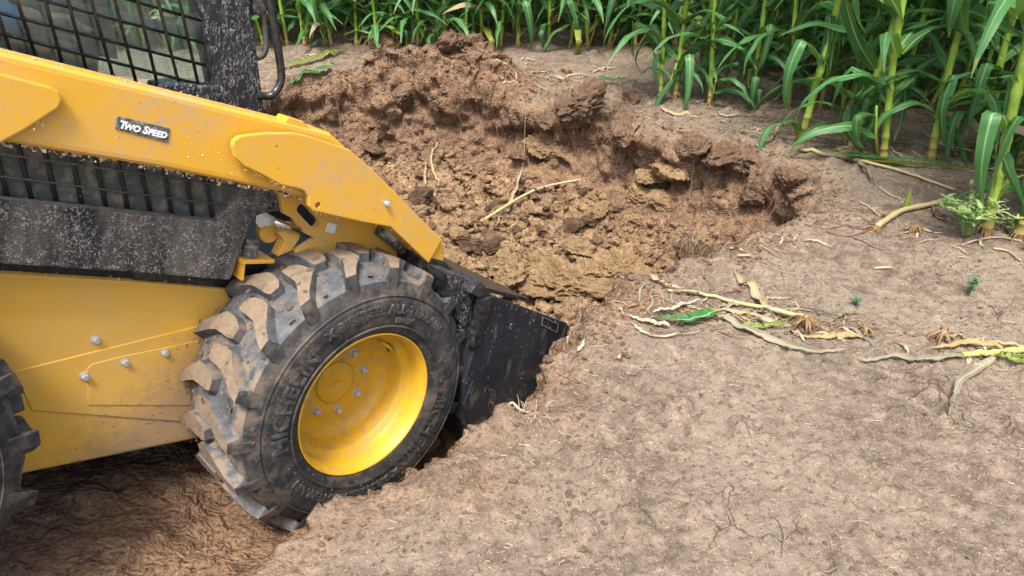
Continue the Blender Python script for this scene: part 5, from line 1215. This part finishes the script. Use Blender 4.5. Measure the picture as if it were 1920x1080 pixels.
# weeds
def weed(px, py, hpx, n, mat, label, seed=0, spread=.6, ll=.03):
    p, _ = hit(px, py); h = hpx/FOC*(RC@(p-CAM))[2]; r = random.Random(seed+int(px)); e = bpy.data.objects.new('weed', None); COL.objects.link(e); e.location = tuple(p); tag(e, label, 'weed')
    for k in range(n):
        a = 6.28*k/n+r.uniform(-.4, .4); d = h*spread*r.uniform(.3, 1.1); P = smooth_path([(0, 0, -.005), (d*.4*math.cos(a), d*.4*math.sin(a), h*.55), (d*math.cos(a), d*math.sin(a), h*r.uniform(.6, 1.05))], 8)
        v, f, uv = tube_geo(P, np.linspace(.0022, .0012, 8), 5); link('stem', mesh('stem', v, f, True, uv), mat, e); g = G()
        for j in range(9):
            b = P[rnd.randrange(3, 8)]; aa = r.uniform(0, 6.28); L = ll*r.uniform(.6, 1.2); q = np.array([math.cos(aa), math.sin(aa), r.uniform(-.1, .6)])*L
            v, f, uv = ribbon_geo([b, b+q*.5+np.array([0, 0, .003]), b+q], L*.42, None, .3, .05, 6, j, 3); g.add(v, f, 0, uv)
        link('leaf_cluster', g.mesh('leaf_cluster', True), mat, e)['kind'] = 'stuff'
weed(1808, 446, 80, 26, 'weed', 'pale bushy weed at the foot of the bright corn stalk', 1, .8, .034); weed(1815, 552, 36, 6, 'weed_blue', 'small blue green seedling alone on the bare field', 2, .5, .018); weed(1604, 575, 22, 6, 'weed_blue', 'tiny grey green tuft near the dry stalk litter', 3, .8, .014); weed(1895, 440, 26, 7, 'weed', 'low weed between the two nearest corn stalks', 4, 1., .02); weed(1930, 470, 24, 6, 'weed_blue', 'low blue green weed at the edge of the near corn', 5, 1., .02)

def tangle(x0, y0, x1, y1, n, mats, label, L=(.03, .16)):
    for m in mats:
        g = G()
        for k in range(n):
            t = rnd.random(); p, _ = hit(x0+(x1-x0)*t+rnd.gauss(0, 30), y0+(y1-y0)*t+rnd.gauss(0, 12)); a = rnd.gauss(-.25, .7); l = rnd.uniform(*L); P = []
            for j in range(6):
                P.append(p.copy()); a += rnd.gauss(0, .25); p = p+np.array([math.cos(a), math.sin(a), 0])*l/5; p[2] = gz(p[0], p[1])+.004+rnd.uniform(0, .010)
            if m != 'root_pink' and rnd.random() < .45: v, f, uv = ribbon_geo(P, rnd.uniform(.006, .016), None, .6, .3, 12, k, 3, True, rnd.uniform(-2, 2))
            else: v, f, uv = tube_geo(smooth_path(P, 10), np.linspace(1, .5, 10)*rnd.uniform(.0007, .0019), 4)
            g.add(v, f, 0, uv)
        tag(link('plant_litter', g.mesh('plant_litter', True), m), label+{'straw': ', pale straw', 'leaf_dry': ', dry leaf shreds', 'root_pink': ', reddish roots', 'leaf_grey': ', grey leaf shreds'}[m], 'litter', None, 'stuff')
tangle(1200, 570, 1620, 620, 44, ('straw', 'leaf_dry', 'root_pink', 'leaf_grey'), 'tangled litter along the row of root crowns')
tangle(1700, 640, 1900, 670, 16, ('straw', 'leaf_dry'), 'tangled litter round the green yellow stalk')
tangle(1560, 420, 1760, 450, 16, ('straw', 'root_pink'), 'tangled litter round the uprooted stalk')
tangle(940, 135, 1150, 150, 24, ('straw', 'leaf_dry'), 'tangled litter round the pale root crowns', (.05, .22))
tangle(1260, 210, 1900, 320, 40, ('straw', 'leaf_dry', 'leaf_grey'), 'fallen litter under the near corn rows', (.05, .25))
tangle(520, 130, 640, 120, 14, ('straw', 'leaf_grey'), 'fallen litter beside the soil heap', (.05, .25))
tangle(1330, 470, 1480, 440, 14, ('straw', 'root_pink'), 'fibrous litter along the pit edge')
tangle(950, 770, 1100, 620, 22, ('straw', 'root_pink'), 'fibrous litter beside the bucket', (.02, .08))
